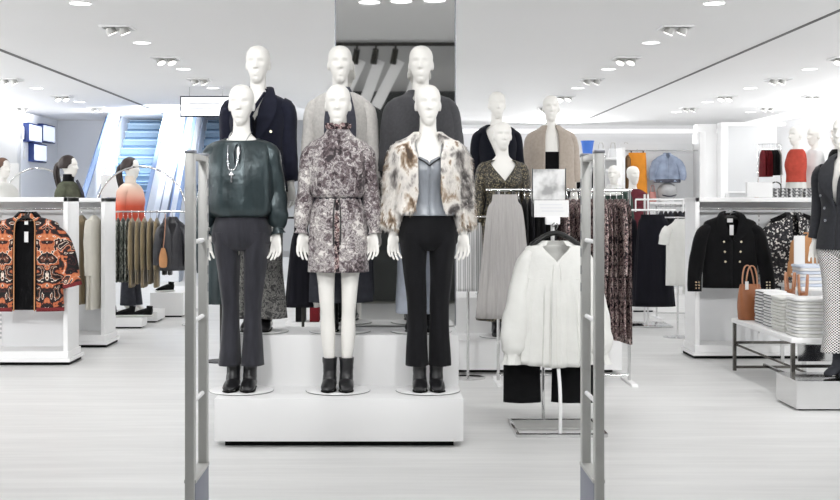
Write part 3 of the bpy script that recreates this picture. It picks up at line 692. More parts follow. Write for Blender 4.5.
b = mannequin('front mannequin in a taupe paisley mini dress and black ankle boots', FX(338), 7.15, L0, 0, 'front row mannequins')
taller(b); boots(b, h=.195)
dr = torso_top(b, 'dress', 'paisley', [(1.560, 0, .006, .058, .058), (1.53, 0, .006, .066, .062), (1.49, 0, .010, .100, .074), (1.455, 0, .008, .166, .094), (1.40, 0, .0, .176, .112), (1.30, 0, -.012, .170, .142), (1.21, 0, -.006, .162, .132), (1.165, 0, -.004, .158, .128), (1.142, 0, -.002, .142, .112), (1.135, 0, 0, .126, .096), (1.115, 0, 0, .134, .104), (1.04, 0, 0, .160, .122), (.92, 0, .002, .172, .130), (.80, 0, .002, .174, .132), (.70, 0, .002, .178, .136)],
                None, lambda th, tt: .012 * math.sin(9 * th + 2) + (.03 * math.sin(16 * th) if .5 < tt < .75 else .012 * math.sin(11 * th + 1)) * 1.0)
sleeves(dr, 'paisley', [(.052, .060), (.056, .064), (.051, .056), (.054, .056), (.034, .036)], .955, .006, 9, .07)
for s in (-1, 1):
    MB().sweep([(s * .216, -.018, .962), (s * .217, -.018, .945), (s * .219, -.02, .925)], [(.030, .032), (.032, .034), (.042, .044)], 20, 3, folds(6, .05, .14, 5)).build('cuff_frill', 'paisley', dr)
MB().loft([(1.535, 0, .004, .064, .064), (1.555, 0, .004, .072, .074), (1.572, 0, .004, .066, .068)], 48, 4, folds(11, .06, .16, 3), caps=(False, False)).build('collar_frill', 'dressprint', dr, solid=.003)
MB().sweep([(0, -.066, 1.53), (0, -.112, 1.44), (0, -.150, 1.34), (0, -.150, 1.26), (0, -.136, 1.18)], [(.015, .006), (.018, .008), (.019, .008), (.018, .008), (.014, .006)], 12, 6, lambda th, tt: .3 * math.sin(60 * tt + th)).build('front_frill', 'paisley', dr)
MB().loft([(1.150, 0, -.001, .128, .098), (1.128, 0, -.001, .128, .098)], 40, 1, caps=(False, False)).build('waist_tie', 'navy', dr, solid=.004)
for s in (-1, 1):
    MB().tube([(s * .012, -.104, 1.13), (s * .020, -.128, 1.05), (s * .022, -.140, .95), (s * .018, -.142, .86)], .004, 6, 4).build('tie_cord', 'black', dr)
MB().sweep([(0, -.108, 1.12), (0, -.128, 1.0), (0, -.135, .85), (0, -.138, .705)], [(.014, .004)] * 4, 8, 4).build('placket', 'dressprint', dr)

c = mannequin('front mannequin in a patchy fur jacket and black flared trousers', FX(428), 7.15, L0, R(2), 'front row mannequins')
taller(c); boots(c)
trousers(c, 'trouser_black', .155, (.064, .105), (.056, .066), (.078, .104), .070, 8)
cm = torso_top(c, 'camisole', 'cami', [(1.37, 0, -.004, .150, .108), (1.30, 0, -.014, .160, .130), (1.20, 0, -.004, .152, .118), (1.10, 0, 0, .155, .115), (1.03, 0, 0, .165, .122)], lambda z: max(0, min(.42, (z - 1.345) / .03 * .42)), folds(6, .004, .04, 5))
for s in (-1, 1):
    MB().tube([(s * .062, -.118, 1.345), (s * .075, -.09, 1.42), (s * .08, -.02, 1.475), (s * .075, .06, 1.44)], .003, 6, 4).build('strap', 'cami', cm)
    MB().sweep([(0, -.146, 1.318), (s * .03, -.140, 1.342), (s * .066, -.118, 1.362)], [.004] * 3, 8, 4).build('neck_trim', 'black', cm)
FUR = [(1.515, 0, .020, .082, .070), (1.485, 0, .010, .120, .090), (1.45, 0, .006, .185, .115), (1.39, 0, .0, .205, .140), (1.28, 0, -.008, .205, .160), (1.16, 0, -.002, .200, .158), (1.09, 0, 0, .208, .162), (1.055, 0, 0, .210, .164)]
fgap = lambda z: .34 + (.30 * (z - 1.38) / .13 if z > 1.38 else .12 * max(0, (1.16 - z) / .13) if z < 1.16 else 0)
fj = torso_top(c, 'fur_jacket', 'furbase', FUR, fgap, folds(6, .01, .03, 6), solid=.016)
fs = sleeves(fj, 'furbase', [(.066, .074), (.074, .080), (.070, .074), (.068, .070), (.058, .060)], .965, .012, 3, .05)
def fur_blades(src, parent, count, seed, L=(.018, .036)):
    rnd = random.Random(seed); me = src.data; me.calc_loop_triangles(); V = me.vertices
    tri = [(V[t.vertices[0]].co, V[t.vertices[1]].co, V[t.vertices[2]].co) for t in me.loop_triangles]
    ar = []; s = 0
    for p, q, r in tri: s += (q - p).cross(r - p).length; ar.append(s)
    import bisect
    bm = bmesh.new()
    for _ in range(count):
        p, q, r = tri[bisect.bisect(ar, rnd.random() * s)] if True else None
        u, v = rnd.random(), rnd.random()
        if u + v > 1: u, v = 1 - u, 1 - v
        o = p + (q - p) * u + (r - p) * v; n = (q - p).cross(r - p).normalized()
        if (o - Vector((0, .02, o.z)) if abs(o.x) < .2 else o - Vector((math.copysign(.21, o.x), 0, o.z))).dot(n) < 0: n = -n
        ln = rnd.uniform(*L); jit = Vector((rnd.uniform(-1, 1), rnd.uniform(-1, 1), rnd.uniform(-1, .3)))
        d = (n * .55 + Vector((0, 0, -.8)) + jit * .55).normalized(); tip = o + d * ln + Vector((0, 0, -.3 * ln))
        sd = d.cross(n); sd = (sd.normalized() if sd.length > 1e-4 else Vector((1, 0, 0))) * rnd.uniform(.0022, .004)
        md = o + d * ln * .55 + n * ln * .12
        a0, a1 = bm.verts.new(o - sd), bm.verts.new(o + sd); m0, m1 = bm.verts.new(md - sd * .8), bm.verts.new(md + sd * .8); e = bm.verts.new(tip)
        bm.faces.new((a0, a1, m1, m0)); bm.faces.new((m0, m1, e))
    mb = MB(); mb.bm.free(); mb.bm = bm
    f = mb.build('fur_pile', 'furbase', parent); f['kind'] = 'stuff'; return f
fur_blades(fj, fj, 9000, 1)
for i, q in enumerate(fs): fur_blades(q, fj, 4500, 2 + i)

# --- second row on the upper step
def SX(px): return X(px, 7.55)
d = mannequin('back row mannequin in a navy double breasted blazer and grey paisley trousers', SX(258), 7.55, U, R(-3), 'second row mannequins')
boots(d, h=.16)
trousers(d, 'greypaisley', .09, (.10, .12), (.085, .09), (.092, .108), .085, 12)
torso_top(d, 'shirt', 'navy2', [(1.44, 0, .0, .140, .086), (1.36, 0, -.006, .158, .116), (1.25, 0, -.006, .146, .122), (1.1, 0, 0, .135, .105)], lambda z: max(0, min(.5, (z - 1.33) * 5)), None)
j = blazer(d, 'navy', 1.18, .88, 2)
strip(d, 'neck_scarf', 'navy', [(.05, -.055, 1.50), (.02, -.115, 1.43), (-.02, -.135, 1.36), (-.045, -.14, 1.27)], [.008, .012, .014, .012], .005)
e = mannequin('back row mannequin in a pale grey cardigan with a slate scarf', SX(340), 7.55, U, R(3), 'second row mannequins')
boots(e, h=.40)
CARD = [(1.50, 0, .012, .092, .070), (1.46, 0, .008, .160, .094), (1.40, 0, .004, .176, .110), (1.30, 0, -.006, .174, .134), (1.18, 0, 0, .162, .124), (1.05, 0, 0, .170, .130), (.92, 0, 0, .184, .14)]
torso_top(e, 'vest_top', 'cotton', [(1.40, 0, .0, .148, .100), (1.30, 0, -.008, .156, .122), (1.15, 0, 0, .134, .104), (1.0, 0, 0, .16, .12)], None, folds(5, 0, .01, 4))
k = torso_top(e, 'cardigan', 'cardi', CARD, lambda z: .30, folds(4, 0, .02, 3), solid=.010)
sleeves(k, 'cardi', [(.054, .060), (.058, .062), (.050, .054), (.046, .048), (.040, .042)], .95, .002, 6, .06)
sc = MB().loft([(1.535, 0, .008, .060, .062), (1.515, 0, .004, .068, .068), (1.495, 0, .004, .076, .070)], 36, 4, folds(5, .03, .05, 1), caps=(False, False)).build('scarf', 'scarf', e, solid=.008)
for s in (-1, 1):
    MB().sweep([(s * .045, -.060, 1.505), (s * .058, -.112, 1.43), (s * .070, -.142, 1.32), (s * .068, -.140, 1.20), (s * .066, -.140, 1.08)], [(.016, .008), (.022, .007), (.028, .006), (.030, .006), (.030, .006)], 12, 5, folds(3, .1, .15, 2)).build('scarf_end', 'scarf', sc)
MB().loft([(1.08, 0, 0, .134, .104), (1.0, 0, 0, .160, .122), (.9, 0, .002, .178, .130), (.6, 0, 0, .185, .14), (.19, 0, 0, .198, .155)], 56, 6, folds(7, .0, .05, 7), caps=(True, False)).build('long_skirt', 'darkskirt', e, solid=.004)
f = mannequin('back row mannequin in a loose dark grey jumper in front of the mirror', SX(421), 7.55, U, R(-4), 'second row mannequins')
boots(f, h=.17)
trousers(f, 'paleblue', .12, (.085, .11), (.08, .088), (.092, .108), .075, 14)
k = torso_top(f, 'jumper', 'jumper', [(1.515, 0, .012, .078, .066), (1.485, 0, .010, .115, .080), (1.455, 0, .008, .182, .104), (1.39, 0, .0, .206, .128), (1.28, 0, -.008, .212, .150), (1.15, 0, 0, .212, .150), (1.02, 0, 0, .218, .155), (.95, 0, 0, .214, .152)], lambda z: max(0, (z - 1.40) * 4.5), folds(5, .01, .03, 5), solid=.01)
sleeves(k, 'jumper', [(.064, .07), (.072, .076), (.068, .072), (.064, .068), (.060, .062)], .985, .012, 5, .05)
# ================================================================== SECOND PLATFORM AND ITS MANNEQUINS
t = thing('display_platform', 'two step white platform carrying the glittery wrap dress mannequin', 'platform', (1.16, 0, 0))
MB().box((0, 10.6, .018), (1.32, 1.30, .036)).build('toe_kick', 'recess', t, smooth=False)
MB().box((0, 10.05, .158), (1.42, .50, .244), bev=.004).build('lower_step', 'white', t)
MB().box((0, 10.83, .313), (1.42, 1.06, .554), bev=.004).build('upper_step', 'white', t)
g = mannequin('mannequin in a dark glittery wrap dress with a deep neckline', X(502.5, 10.05), 10.05, L0, R(3), 'mannequins on the far platform')
boots(g, h=.17)
w = torso_top(g, 'wrap_dress', 'glitter', [(1.475, 0, .012, .10, .070), (1.45, 0, .008, .160, .092), (1.40, 0, .002, .172, .110), (1.30, 0, -.010, .166, .138), (1.2, 0, -.004, .144, .114), (1.12, 0, 0, .130, .100), (1.02, 0, 0, .158, .12), (.9, 0, .002, .180, .132), (.6, 0, 0, .19, .14), (.14, 0, 0, .21, .16)], vgap(1.47, .80, 1.30), folds(6, 0, .06, 3))
sleeves(w, 'glitter', [(.054, .060), (.058, .062), (.050, .054), (.046, .048), (.042, .044)], .95, .004, 7, .05)
MB().loft([(1.135, 0, -.001, .136, .106), (1.10, 0, -.001, .136, .106)], 40, 1, caps=(False, False)).build('sash', 'glitter', w, solid=.006)
g = mannequin('mannequin in an ink navy cardigan behind the glittery dress', X(497, 10.68), 10.68, U, R(4), 'mannequins on the far platform')
boots(g, h=.17); trousers(g, 'trouser_black', .06, (.08, .10), seed=21)
k = torso_top(g, 'cardigan', 'knitnavy', CARD, vgap(1.49, .8, 1.2, .12), folds(5, 0, .02, 6), solid=.01)
sleeves(k, 'knitnavy', [(.056, .062), (.060, .064), (.052, .056), (.048, .050), (.042, .044)], .95, .004, 8, .05)
g = mannequin('mannequin in an open beige wool jacket over a black bustier', X(551, 11.05), 11.05, U, R(-3), 'mannequins on the far platform')
boots(g, h=.17); trousers(g, 'trouser_black', .06, (.09, .11), seed=22)
torso_top(g, 'bustier', 'fabric_black', [(1.275, 0, -.012, .156, .124), (1.2, 0, -.004, .142, .110), (1.08, 0, 0, .138, .104), (1.0, 0, 0, .165, .124)], None, None)
k = torso_top(g, 'jacket', 'beige', [(1.52, 0, .014, .080, .066), (1.49, 0, .010, .115, .08), (1.455, 0, .008, .180, .102), (1.39, 0, .0, .206, .128), (1.28, 0, -.006, .214, .146), (1.12, 0, 0, .216, .150), (1.0, 0, 0, .222, .156), (.92, 0, 0, .224, .158)], lambda z: .30 if z < 1.46 else .30 + (z - 1.46) * 3, folds(4, .01, .03, 9), solid=.012)
sleeves(k, 'beige', [(.064, .07), (.072, .076), (.070, .074), (.068, .070), (.066, .068)], 1.0, .014, 5, .04)
# pale pleated skirt on a low rail behind the fur jacket
st = thing('skirt_stand', 'slim chrome stand holding the pale striped skirt by the far platform', 'stand', (X(468, 9.6), 9.6, 0))
MB().lathe([(.14, 0), (.14, .008), (.02, .012), (.011, .02)], 24).build('base', 'chrome', st)
MB().cyl((0, 0, .01), (0, 0, 1.30), .011).build('pole', 'chrome', st)
MB().cyl((-.16, -.01, 1.29), (.16, -.01, 1.29), .008).build('arm', 'chrome', st)
front_skirt('hanging_skirt', 'pale grey striped pleated skirt hanging behind the fur jacket sleeve', 'skirt', None, 'palepleat', (X(468, 9.6), 9.56, 1.278), .58, .10, .115, .035, 3, 13, .10)

# ================================================================== RACK OF SKIRTS AND DRESSES BEHIND THE WHITE BLOUSE
RY = 9.35; RZ = 1.5
def rack(name, label, x0, x1, y, z, foot=.46, m='chrome'):
    t = thing(name, label, 'clothes rack', ((x0 + x1) / 2, y, 0)); h = (x1 - x0) / 2
    MB().cyl((-h, 0, z), (h, 0, z), .012).build('rail', m, t)
    for s in (-1, 1):
        MB().cyl((s * (h - .02), 0, .012), (s * (h - .02), 0, z), .012).build('upright', m, t)
        MB().box((s * (h - .02), 0, .010), (.05, foot, .02), bev=.004).build('foot', 'white', t)
    MB().cyl((-h + .02, 0, .06), (h - .02, 0, .06), .009).build('brace', m, t)
    return t
rk = rack('clothes_rack', 'chrome clothes rack of skirts and dresses behind the white blouse', .80, 1.86, RY, RZ)
MB().tube([(.895 - 1.33, 0, RZ), (.895 - 1.33, -.30, RZ)], .008, 8).cyl((.70 - 1.33, -.30, RZ), (1.02 - 1.33, -.30, RZ), .008).build('face_out_arm', 'chrome', rk)
front_skirt('hanging_skirt', 'silver grey pleated maxi skirt hanging at the front of the chrome rack', 'skirt', None, 'pleat', (X(505, RY - .3), RY - .30, RZ), .97, .092, .205, .05, 5, 15, .10)
bar = 0
xs = [.93 + .045 * i for i in range(7)]
for i, x in enumerate(xs):
    side_garment('hanging_dress', f'{ORD[i]} black dress on the chrome rack counting from the silver grey skirt', 'dress', 'black dresses on the chrome rack', 'fabric_black' if i % 2 else 'navy2', (x + .05, RY, RZ), .74 + .03 * (i % 3), .2, .015, R(random.uniform(-2, 2)), i)
for i in range(11):
    x = 1.31 + .048 * i
    side_garment('hanging_dress', f'{ORD[i]} floral print dress on the chrome rack counting from the black dresses', 'dress', 'floral dresses on the chrome rack', 'dressprint', (x, RY, RZ), 1.05 + .05 * (i % 3) + (.08 if i > 8 else 0), .21, .0165, R(5 + random.uniform(-2, 2)), 30 + i, 1.05, sl=(i % 3 == 0))

# ================================================================== WHITE BLOUSE STAND
BX, BY = X(553, 7.42), 7.42
t = thing('garment_stand', 'slim white T stand with a flat frame base holding the white blouse', 'stand', (BX, BY, 0))
fb = MB()
for q in ((0, -.25, .54), (0, .24, .52)): fb.box((.02, q[1], .012), (q[2], .022, .024), bev=.003)
for s in (-1, 1): fb.box((.02 + s * .265, 0, .012), (.022, .50, .024), bev=.003)
fb.build('frame_base', 'chrome', t)
MB().box((.02, .10, .010), (.5, .26, .012)).build('base_sheet', 'alu', t, smooth=False)
MB().tube([(.012, -.235, .02), (.012, -.235, .25), (.012, -.15, .42), (.012, -.10, .6), (.0, -.06, .85)], .011, 10, 3).build('front_pole', 'white', t)
MB().cyl((-.03, .24, .02), (-.03, .24, .50), .011).build('back_pole', 'chrome', t)
MB().cyl((-.03, .24, .50), (-.2, .02, .50), .008).cyl((-.03, .24, .50), (.2, .02, .50), .008).build('lower_arm', 'chrome', t)
MB().cyl((0, .02, .60), (0, .02, 1.28), .012).build('upper_pole', 'white', t)
MB().box((0, .02, .60), (.09, .3, .03)).build('bracket', 'white', t)
MB().cyl((0, .02, 1.26), (0, -.12, 1.26), .010).build('hook_arm', 'chrome', t)
MB().box((0, .02, 1.29), (.09, .05, .05), bev=.01).build('sign_clamp', 'white', t)
sg = thing('sign_holder', 'clear frame with a grey photo card and a white card above the white blouse', 'sign', (BX - .02, BY + .02, 1.315))
MB().box((-.005, 0, .20), (.205, .006, .19)).build('photo_card', 'photo', sg, smooth=False)
pc = MB().box((.012, -.008, .05), (.215, .006, .105)).build('text_card', 'paper', sg, smooth=False)
for r_ in range(3):
    MB().box((.005 + .008 * r_, -.0125, .075 - .02 * r_), (.14, .002, .006)).build('printed_line', 'faint', pc, smooth=False)
MB().box((-.105, 0, .15), (.006, .012, .30)).box((.10, 0, .15), (.006, .012, .30)).build('frame', 'chrome', sg, smooth=False)
hanger('black shaped hanger carrying the white blouse', (BX, BY - .10, 1.262), 0, .15, 'black', None, .024)
bs, cloth = front_jacket('white_blouse', 'loose white cotton blouse with balloon sleeves hanging on a black hanger', 'blouse', None, 'cotton', (BX, BY - .10, 1.245), .80, .185, .262, .075,
    ([(.140, 0, -.155), (.185, -.005, -.20), (.222, -.02, -.38), (.248, -.035, -.56), (.262, -.04, -.70), (.268, -.04, -.765)], [(.040, .045), (.048, .05), (.062, .056), (.078, .06), (.080, .058), (.048, .040)], .09),
    lambda z: max(0.0, min(.55, (z + .20) * 5.5)), 4, 0, lambda th, tt: min(1, max(0, (tt - .69) * 8)) * (.05 + .20 * abs(math.sin(th)) * (math.sin(26 * th + 1.2 * math.sin(3 * th)) + .6 * math.sin(11 * th + 1))) + .006 * math.sin(5 * th), .095, nd=.042, sag=lambda th, tt: -.04 * max(0, tt - .8) * 5 * math.sin(th) ** 2, weld=True)
for s in (-1, 1):
    MB().sweep([(s * .268, -.04, -.755), (s * .268, -.04, -.79), (s * .268, -.042, -.825)], [(.046, .038), (.050, .042), (.062, .05)], 30, 3, folds(7, .06, .2, 2)).build('cuff_frill', 'cotton', cloth)
    MB().tube([(s * .008, -.070, -.19), (s * .020, -.082, -.23), (s * .026, -.090, -.31)], .003, 6, 3).build('neck_tie', 'cotton', cloth)
MB().sweep([(-.17, -.060, -.30), (-.1, -.072, -.305), (0, -.077, -.307), (.1, -.072, -.305), (.17, -.060, -.30)], [(.003, .003)] * 5, 8, 4, ref=(0, 1, 0)).build('yoke_seam', 'cotton', cloth)
for i, (dx, wd) in enumerate(((-.19, .115), (.135, .135))):
    t = thing('black_trousers' if i == 0 else 'black_skirt', ('folded black trousers hanging under the white blouse cuff' if i == 0 else 'black skirt hanging low behind the stand pole'), 'trousers' if i == 0 else 'skirt', (BX + dx, BY + .02, .49))
    MB().loft([(.0, 0, 0, wd * .95, .030), (-.06, 0, 0, wd * .98, .05), (-.2, 0, 0, wd, .06), (-.32, 0, 0, wd * 1.03, .07)], 36, 5, folds(6, .02, .07, i), caps=(True, False)).build('cloth', 'fabric_black', t, solid=.004)
    MB().loft([(.012, 0, 0, wd * .96, .036), (-.03, 0, 0, wd * .98, .044)], 28, 1).build('waistband', 'navy2', t)

# ================================================================== GONDOLAS
def gondola(label, x0, x1, y, d, h, vert, arm=None):
    """white open shelf unit: side panels, recessed back, top, plinth, slotted standards, hang rail"""
    t = thing('display_unit', label, 'shop unit', ((x0 + x1) / 2, y, 0)); w = x1 - x0
    MB().box((0, d / 2, .045), (w + .06, d + .10, .03), bev=.003).box((0, d / 2, .09), (w + .02, d + .05, .06), bev=.003).build('plinth', 'white', t)
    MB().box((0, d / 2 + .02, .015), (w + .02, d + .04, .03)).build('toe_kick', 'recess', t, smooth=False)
    MB().box((0, d - .015, h / 2 + .05), (w - .02, .03, h - .1)).build('back_panel', 'panel', t, smooth=False)
    for s in (-1, 1):
        MB().box((s * (w / 2 - .02), d / 2, h / 2 + .05), (.04, d, h - .1), bev=.003).build('side_panel', 'white', t)
    MB().box((0, d / 2, h - .02), (w, d, .04), bev=.003).build('top_shelf', 'white', t)
    MB().cyl((-w / 2 + .04, .10, h - .10), (w / 2 - .04, .10, h - .10), .012).build('hang_rail', 'chrome', t)
    if arm is not None: MB().cyl((arm - (x0 + x1) / 2, .10, h - .105), (arm - (x0 + x1) / 2, -.14, h - .105), .008).build('face_out_arm', 'chrome', t)
    for x in vert:
        st = MB().box((x - (x0 + x1) / 2, d - .034, h / 2 + .05), (.016, .008, h - .16)).build('slotted_standard', 'offwhite', t, smooth=False)
        mb = MB()
        for k in range(28): mb.box((x - (x0 + x1) / 2, d - .039, .2 + k * .04), (.006, .003, .02))
        mb.build('slots', 'slot', st, smooth=False)
    return t
G1 = 10.37; G2 = 11.63; G3 = 10.80
gondola('white display unit holding the orange embroidered jacket', -4.35, -2.81, G1, .37, 1.45, [X(2, G1 + .36)], X(27, 10.27))
gondola('white display unit holding the olive shirt behind the embroidered jacket unit', -4.35, -2.79, G2, .44, 1.45, [-3.6])
gondola('white display unit holding the black gold buttoned jacket', 2.72, 5.10, G3, .38, 1.45, [X(758, G3 + .37), 4.4], X(730, 10.70))
# embroidered jacket
JX, JY, JZ = X(27, 10.27), 10.27, 1.345
hanger('dark hanger carrying the orange embroidered jacket', (JX, JY, JZ - .02), 0, .18, 'black')
t, b = front_jacket('embroidered_jacket', 'open black jacket with orange embroidery and wide sleeves on a hanger', 'jacket', None, 'embro', (JX, JY, JZ), .865, .27, .315, .075,
    ([(.21, 0, -.175), (.29, -.01, -.25), (.345, -.015, -.40), (.375, -.02, -.56), (.395, -.02, -.655)], [(.055, .055), (.072, .06), (.082, .06), (.082, .055), (.08, .05)], .02),
    lambda z: .36 if z > -.75 else .33, 3, 0, folds(4, .01, .02, 2), .08)
MB().loft([(-.10, 0, .03, .12, .02), (-.3, 0, .035, .2, .02), (-.86, 0, .035, .29, .03)], 24, 3).build('lining', 'fabric_black', t)
for s in (-1, 1):
    MB().sweep([(s * .055, -.035, -.06), (s * .085, -.062, -.13), (s * .088, -.078, -.35), (s * .088, -.080, -.60), (s * .088, -.082, -.862)], [(.005, .004)] * 5, 8, 5).build('front_trim', 'camel', b)
    MB().sweep([(s * .389, -.02, -.628), (s * .397, -.02, -.66)], [(.084, .054), (.083, .053)], 24, 1).build('cuff_trim', 'redtrim', b)
MB().loft([(-.835, 0, 0, .318, .085), (-.868, 0, 0, .318, .085)], 40, 1, None, lambda z: .33, (False, False)).build('hem_trim', 'redtrim', b, solid=.004)
MB().loft([(-.022, 0, .012, .07, .05), (-.05, 0, .01, .10, .055), (-.075, 0, .006, .12, .055)], 32, 3, None, lambda z: .7, (False, False)).build('collar', 'fabric_black', b, solid=.01)
tg = MB().box((0.0, -.02, -.235), (.034, .004, .09)).build('price_tag', 'paper', t, smooth=False)
MB().box((0.0, -.02, -.115), (.03, .004, .03)).build('neck_label', 'paper', t, smooth=False)
# garments in the second unit
side_garment('hanging_shirt', 'olive green shirt hanging in the unit behind the embroidered jacket', 'shirt', None, 'olive', (X(81.5, 11.73), 11.73, 1.35), .93, .18, .055, R(4), 2, 1.0)
side_garment('hanging_blouse', 'cream blouse hanging beside the olive shirt', 'blouse', None, 'cream', (X(94, 11.73), 11.73, 1.35), .98, .18, .045, R(-4), 3, 1.05, sl=True)
# black jacket with gold buttons
JX, JY, JZ = X(730, 10.70), 10.70, 1.345
hanger('black hanger carrying the black gold buttoned jacket', (JX, JY, JZ - .02), 0, .18, 'black')
t, b = front_jacket('black_jacket', 'short black double breasted jacket with gold buttons on a hanger', 'jacket', None, 'fabric_black', (JX, JY, JZ), .70, .235, .245, .075,
    ([(.185, 0, -.165), (.250, -.01, -.23), (.295, -.015, -.42), (.322, -.03, -.60), (.325, -.035, -.73)], [(.050, .055), (.062, .06), (.066, .058), (.064, .052), (.062, .05)], .03),
    lambda z: max(0.0, min(.5, (z + .27) * 2.6)), 8, 0, folds(4, .01, .03, 2), .08)
for s in (-1, 1):
    strip(b, 'lapel', 'fabric_black', [(s * .04, .03, -.02), (s * .085, -.03, -.045), (s * .10, -.070, -.12), (s * .080, -.082, -.20), (s * .02, -.084, -.28)], [.015, .025, .045, .045, .012], .006)
buttons(b, [(s * (.082 - .006 * k), -.078, -.20 - .088 * k) for k in range(4) for s in (-1, 1)], .012)
buttons(b, [(s * (.300 + .026 * q), -.088, -.645 - .026 * k) for s in (-1, 1) for k in range(3) for q in range(2)], .009)
MB().box((0, .0, -.10), (.05, .004, .035)).build('neck_label', 'paper', t, smooth=False)
MB().box((.0, -.05, -.185), (.035, .004, .09)).build('price_tag', 'paper', t, smooth=False)
hanger('black hanger carrying the tweed jacket', (X(792, 10.95), 10.92, 1.33), 0, .18, 'black')
t, b = front_jacket('tweed_jacket', 'black and white tweed jacket hanging behind the tan leather garment', 'jacket', None, 'tweed', (X(792, 10.95), 10.92, 1.35), .72, .22, .24, .075,
    ([(.17, 0, -.165), (.235, -.01, -.25), (.262, -.015, -.42), (.27, -.03, -.6)], [(.06, .055), (.066, .06), (.06, .058), (.055, .052)], .03), lambda z: .12, 5, 0, None, .08)
for s in (-1, 1): strip(b, 'shoulder_tab', 'fabric_black', [(s * .08, -.02, -.06), (s * .14, -.04, -.085), (s * .21, -.03, -.115)], .022, .02)

# objects on top of the black jacket unit
t = MB().box((0, 0, .018), (.035, .03, .036), bev=.002).build('small_box', 'paper', None, (X(727, 10.98), 10.98, 1.452)); tag(t, 'tiny white box on the unit above the black jacket', 'box')
t = thing('sign_box', 'blank white box sign standing on the unit above the black jacket', 'sign', (X(759, 11.0), 11.0, 1.452))
MB().box((0, 0, .07), (.235, .05, .135), bev=.004).build('panel', 'paper', t); MB().tube([(.12, 0, .13), (.16, 0, .14), (.2, .0, .11), (.2, 0, .01)], .006, 6, 3).build('lamp_arm', 'blackmetal', t)

# ================================================================== BENCH WITH BAGS AND FOLDED SHIRTS
t = thing('display_bench', 'low chrome bench with a white top carrying bags and folded shirts', 'bench', (3.10, 9.30, 0))
MB().box((0, 0, .42), (.53, 1.52, .035), bev=.004).build('bench_top', 'white', t)
for sx in (-1, 1):
    for sy in (-1, 1): MB().box((sx * .245, sy * .73, .2), (.026, .026, .40)).build('leg', 'legsteel', t, smooth=False)
fr = MB()
for sy in (-1, 1): fr.box((0, sy * .73, .235), (.47, .02, .022)).box((0, sy * .73, .03), (.47, .02, .022))
fr.box((0, 0, .05), (.02, 1.45, .02)); fr.cyl((-.24, .73, .22), (.24, -.73, .03), .009); fr.build('stretcher', 'legsteel', t)
MB().box((0, -.73, .33), (.42, .012, .12)).build('front_plate', 'chrome', t, smooth=False)
def bag(label, x, y, rz, k=1.0):
    t = thing('tote_bag', label, 'handbag', (x, y, .4385), rz, 'tan tote bags on the bench'); t.scale = (k, k, k)
    MB().loft([(0, 0, 0, .075, .05), (.01, 0, 0, .085, .058), (.10, 0, 0, .092, .060), (.20, 0, 0, .086, .045), (.255, 0, 0, .078, .025), (.26, 0, 0, .074, .020)], 36, 4, folds(4, .005, .03, 3), pw=.7).build('body', 'tan', t)
    for s in (-1, 1):
        MB().sweep([(-.045, s * .022, .22), (-.045, s * .03, .30), (-.025, s * .034, .385), (.015, s * .034, .39), (.04, s * .03, .31), (.045, s * .022, .22)], [(.009, .004)] * 6, 8, 4, ref=(0, 1, 0)).build('handle', 'tanstrap', t)
    MB().box((-.055, -.055, .255), (.026, .004, .06)).build('price_tag', 'paper', t, smooth=False)
bag('front tan leather tote bag on the end of the bench', 2.945, 9.90, R(12), 1.12)
bag('tan leather tote bag behind the striped pile that touches the front bag', 3.225, 9.74, R(60))
bag('tan leather tote bag behind the second striped pile', 3.225, 9.44, R(75))
folded_stack('{} folded white shirt with navy edge, in the bench pile touching the tote bags', 11, (3.02, 9.60, .4385), .20, .24, .0240, ['stripeshirt'], 'striped shirts on the bench', pl='navy')
folded_stack('{} folded white shirt with navy edge, in the second bench pile from the bags', 11, (3.005, 9.33, .4385), .20, .24, .0236, ['stripeshirt'], 'striped shirts on the bench', pl='slot')
folded_stack('{} plain folded white shirt in the middle bench pile', 11, (2.985, 9.05, .4385), .20, .27, .0236, ['cotton'], 'plain shirts on the bench')
folded_stack('{} plain folded white shirt in the wide bench pile next to the houndstooth trousers', 12, (3.08, 8.72, .4385), .38, .28, .0232, ['cotton', 'offwhite'], 'plain shirts on the bench')
# raised table behind with more folded goods
t = thing('display_table', 'white table behind the bench with blue shirts and patterned cloth', 'table', (3.69, 10.25, 0))
MB().box((0, 0, .685), (.60, .62, .03), bev=.004).build('table_top', 'white', t)
for sx in (-1, 1):
    for sy in (-1, 1): MB().box((sx * .275, sy * .28, .335), (.03, .03, .67)).build('leg', 'chrome', t, smooth=False)
folded_stack('{} folded pale blue shirt on the table behind the bench', 7, (3.53, 10.12, .7015), .27, .26, .026, ['bluewhite', 'paper'], 'pale blue shirts on the table')
folded_stack('{} folded grey patterned cloth on the table behind the bench', 7, (3.80, 10.10, .7015), .21, .26, .026, ['tweedfold'], 'patterned cloths on the table', 'folded_cloth', 'folded cloth')
# tan garment on a black hanger over the table
t = thing('display_hook', 'small chrome stand holding the camel garment over the table', 'stand', (3.62, 10.50, .7015))
MB().lathe([(.07, 0), (.07, .008), (.009, .012), (.009, .50)], 20).build('pole', 'chrome', t); MB().cyl((0, 0, .50), (0, -.12, .505), .006).build('hook_arm', 'chrome', t)
hanger('black hanger carrying the camel garment', (3.62, 10.40, 1.18), 0, .13, 'black', None, .022)
t, b = front_jacket('camel_top', 'camel suede top hanging on a black hanger above the folded blue shirts', 'top', None, 'camel', (3.62, 10.40, 1.18), .42, .17, .20, .05, None, None, 3, 0, None, .06)
t = MB().box((0, 0, .12), (.09, .012, .24)).build('sign_card', 'paper', None, (3.42, 10.1, .885)); tag(t, 'narrow white card standing on the folded blue shirts', 'sign')
t = thing('tote_bag', 'straw yellow pouch hanging by the houndstooth trousers', 'handbag', (3.12, 8.60, .4385))
MB().cyl((0, -.02, 0), (0, -.02, .36), .005).build('stand_rod', 'chrome', t)
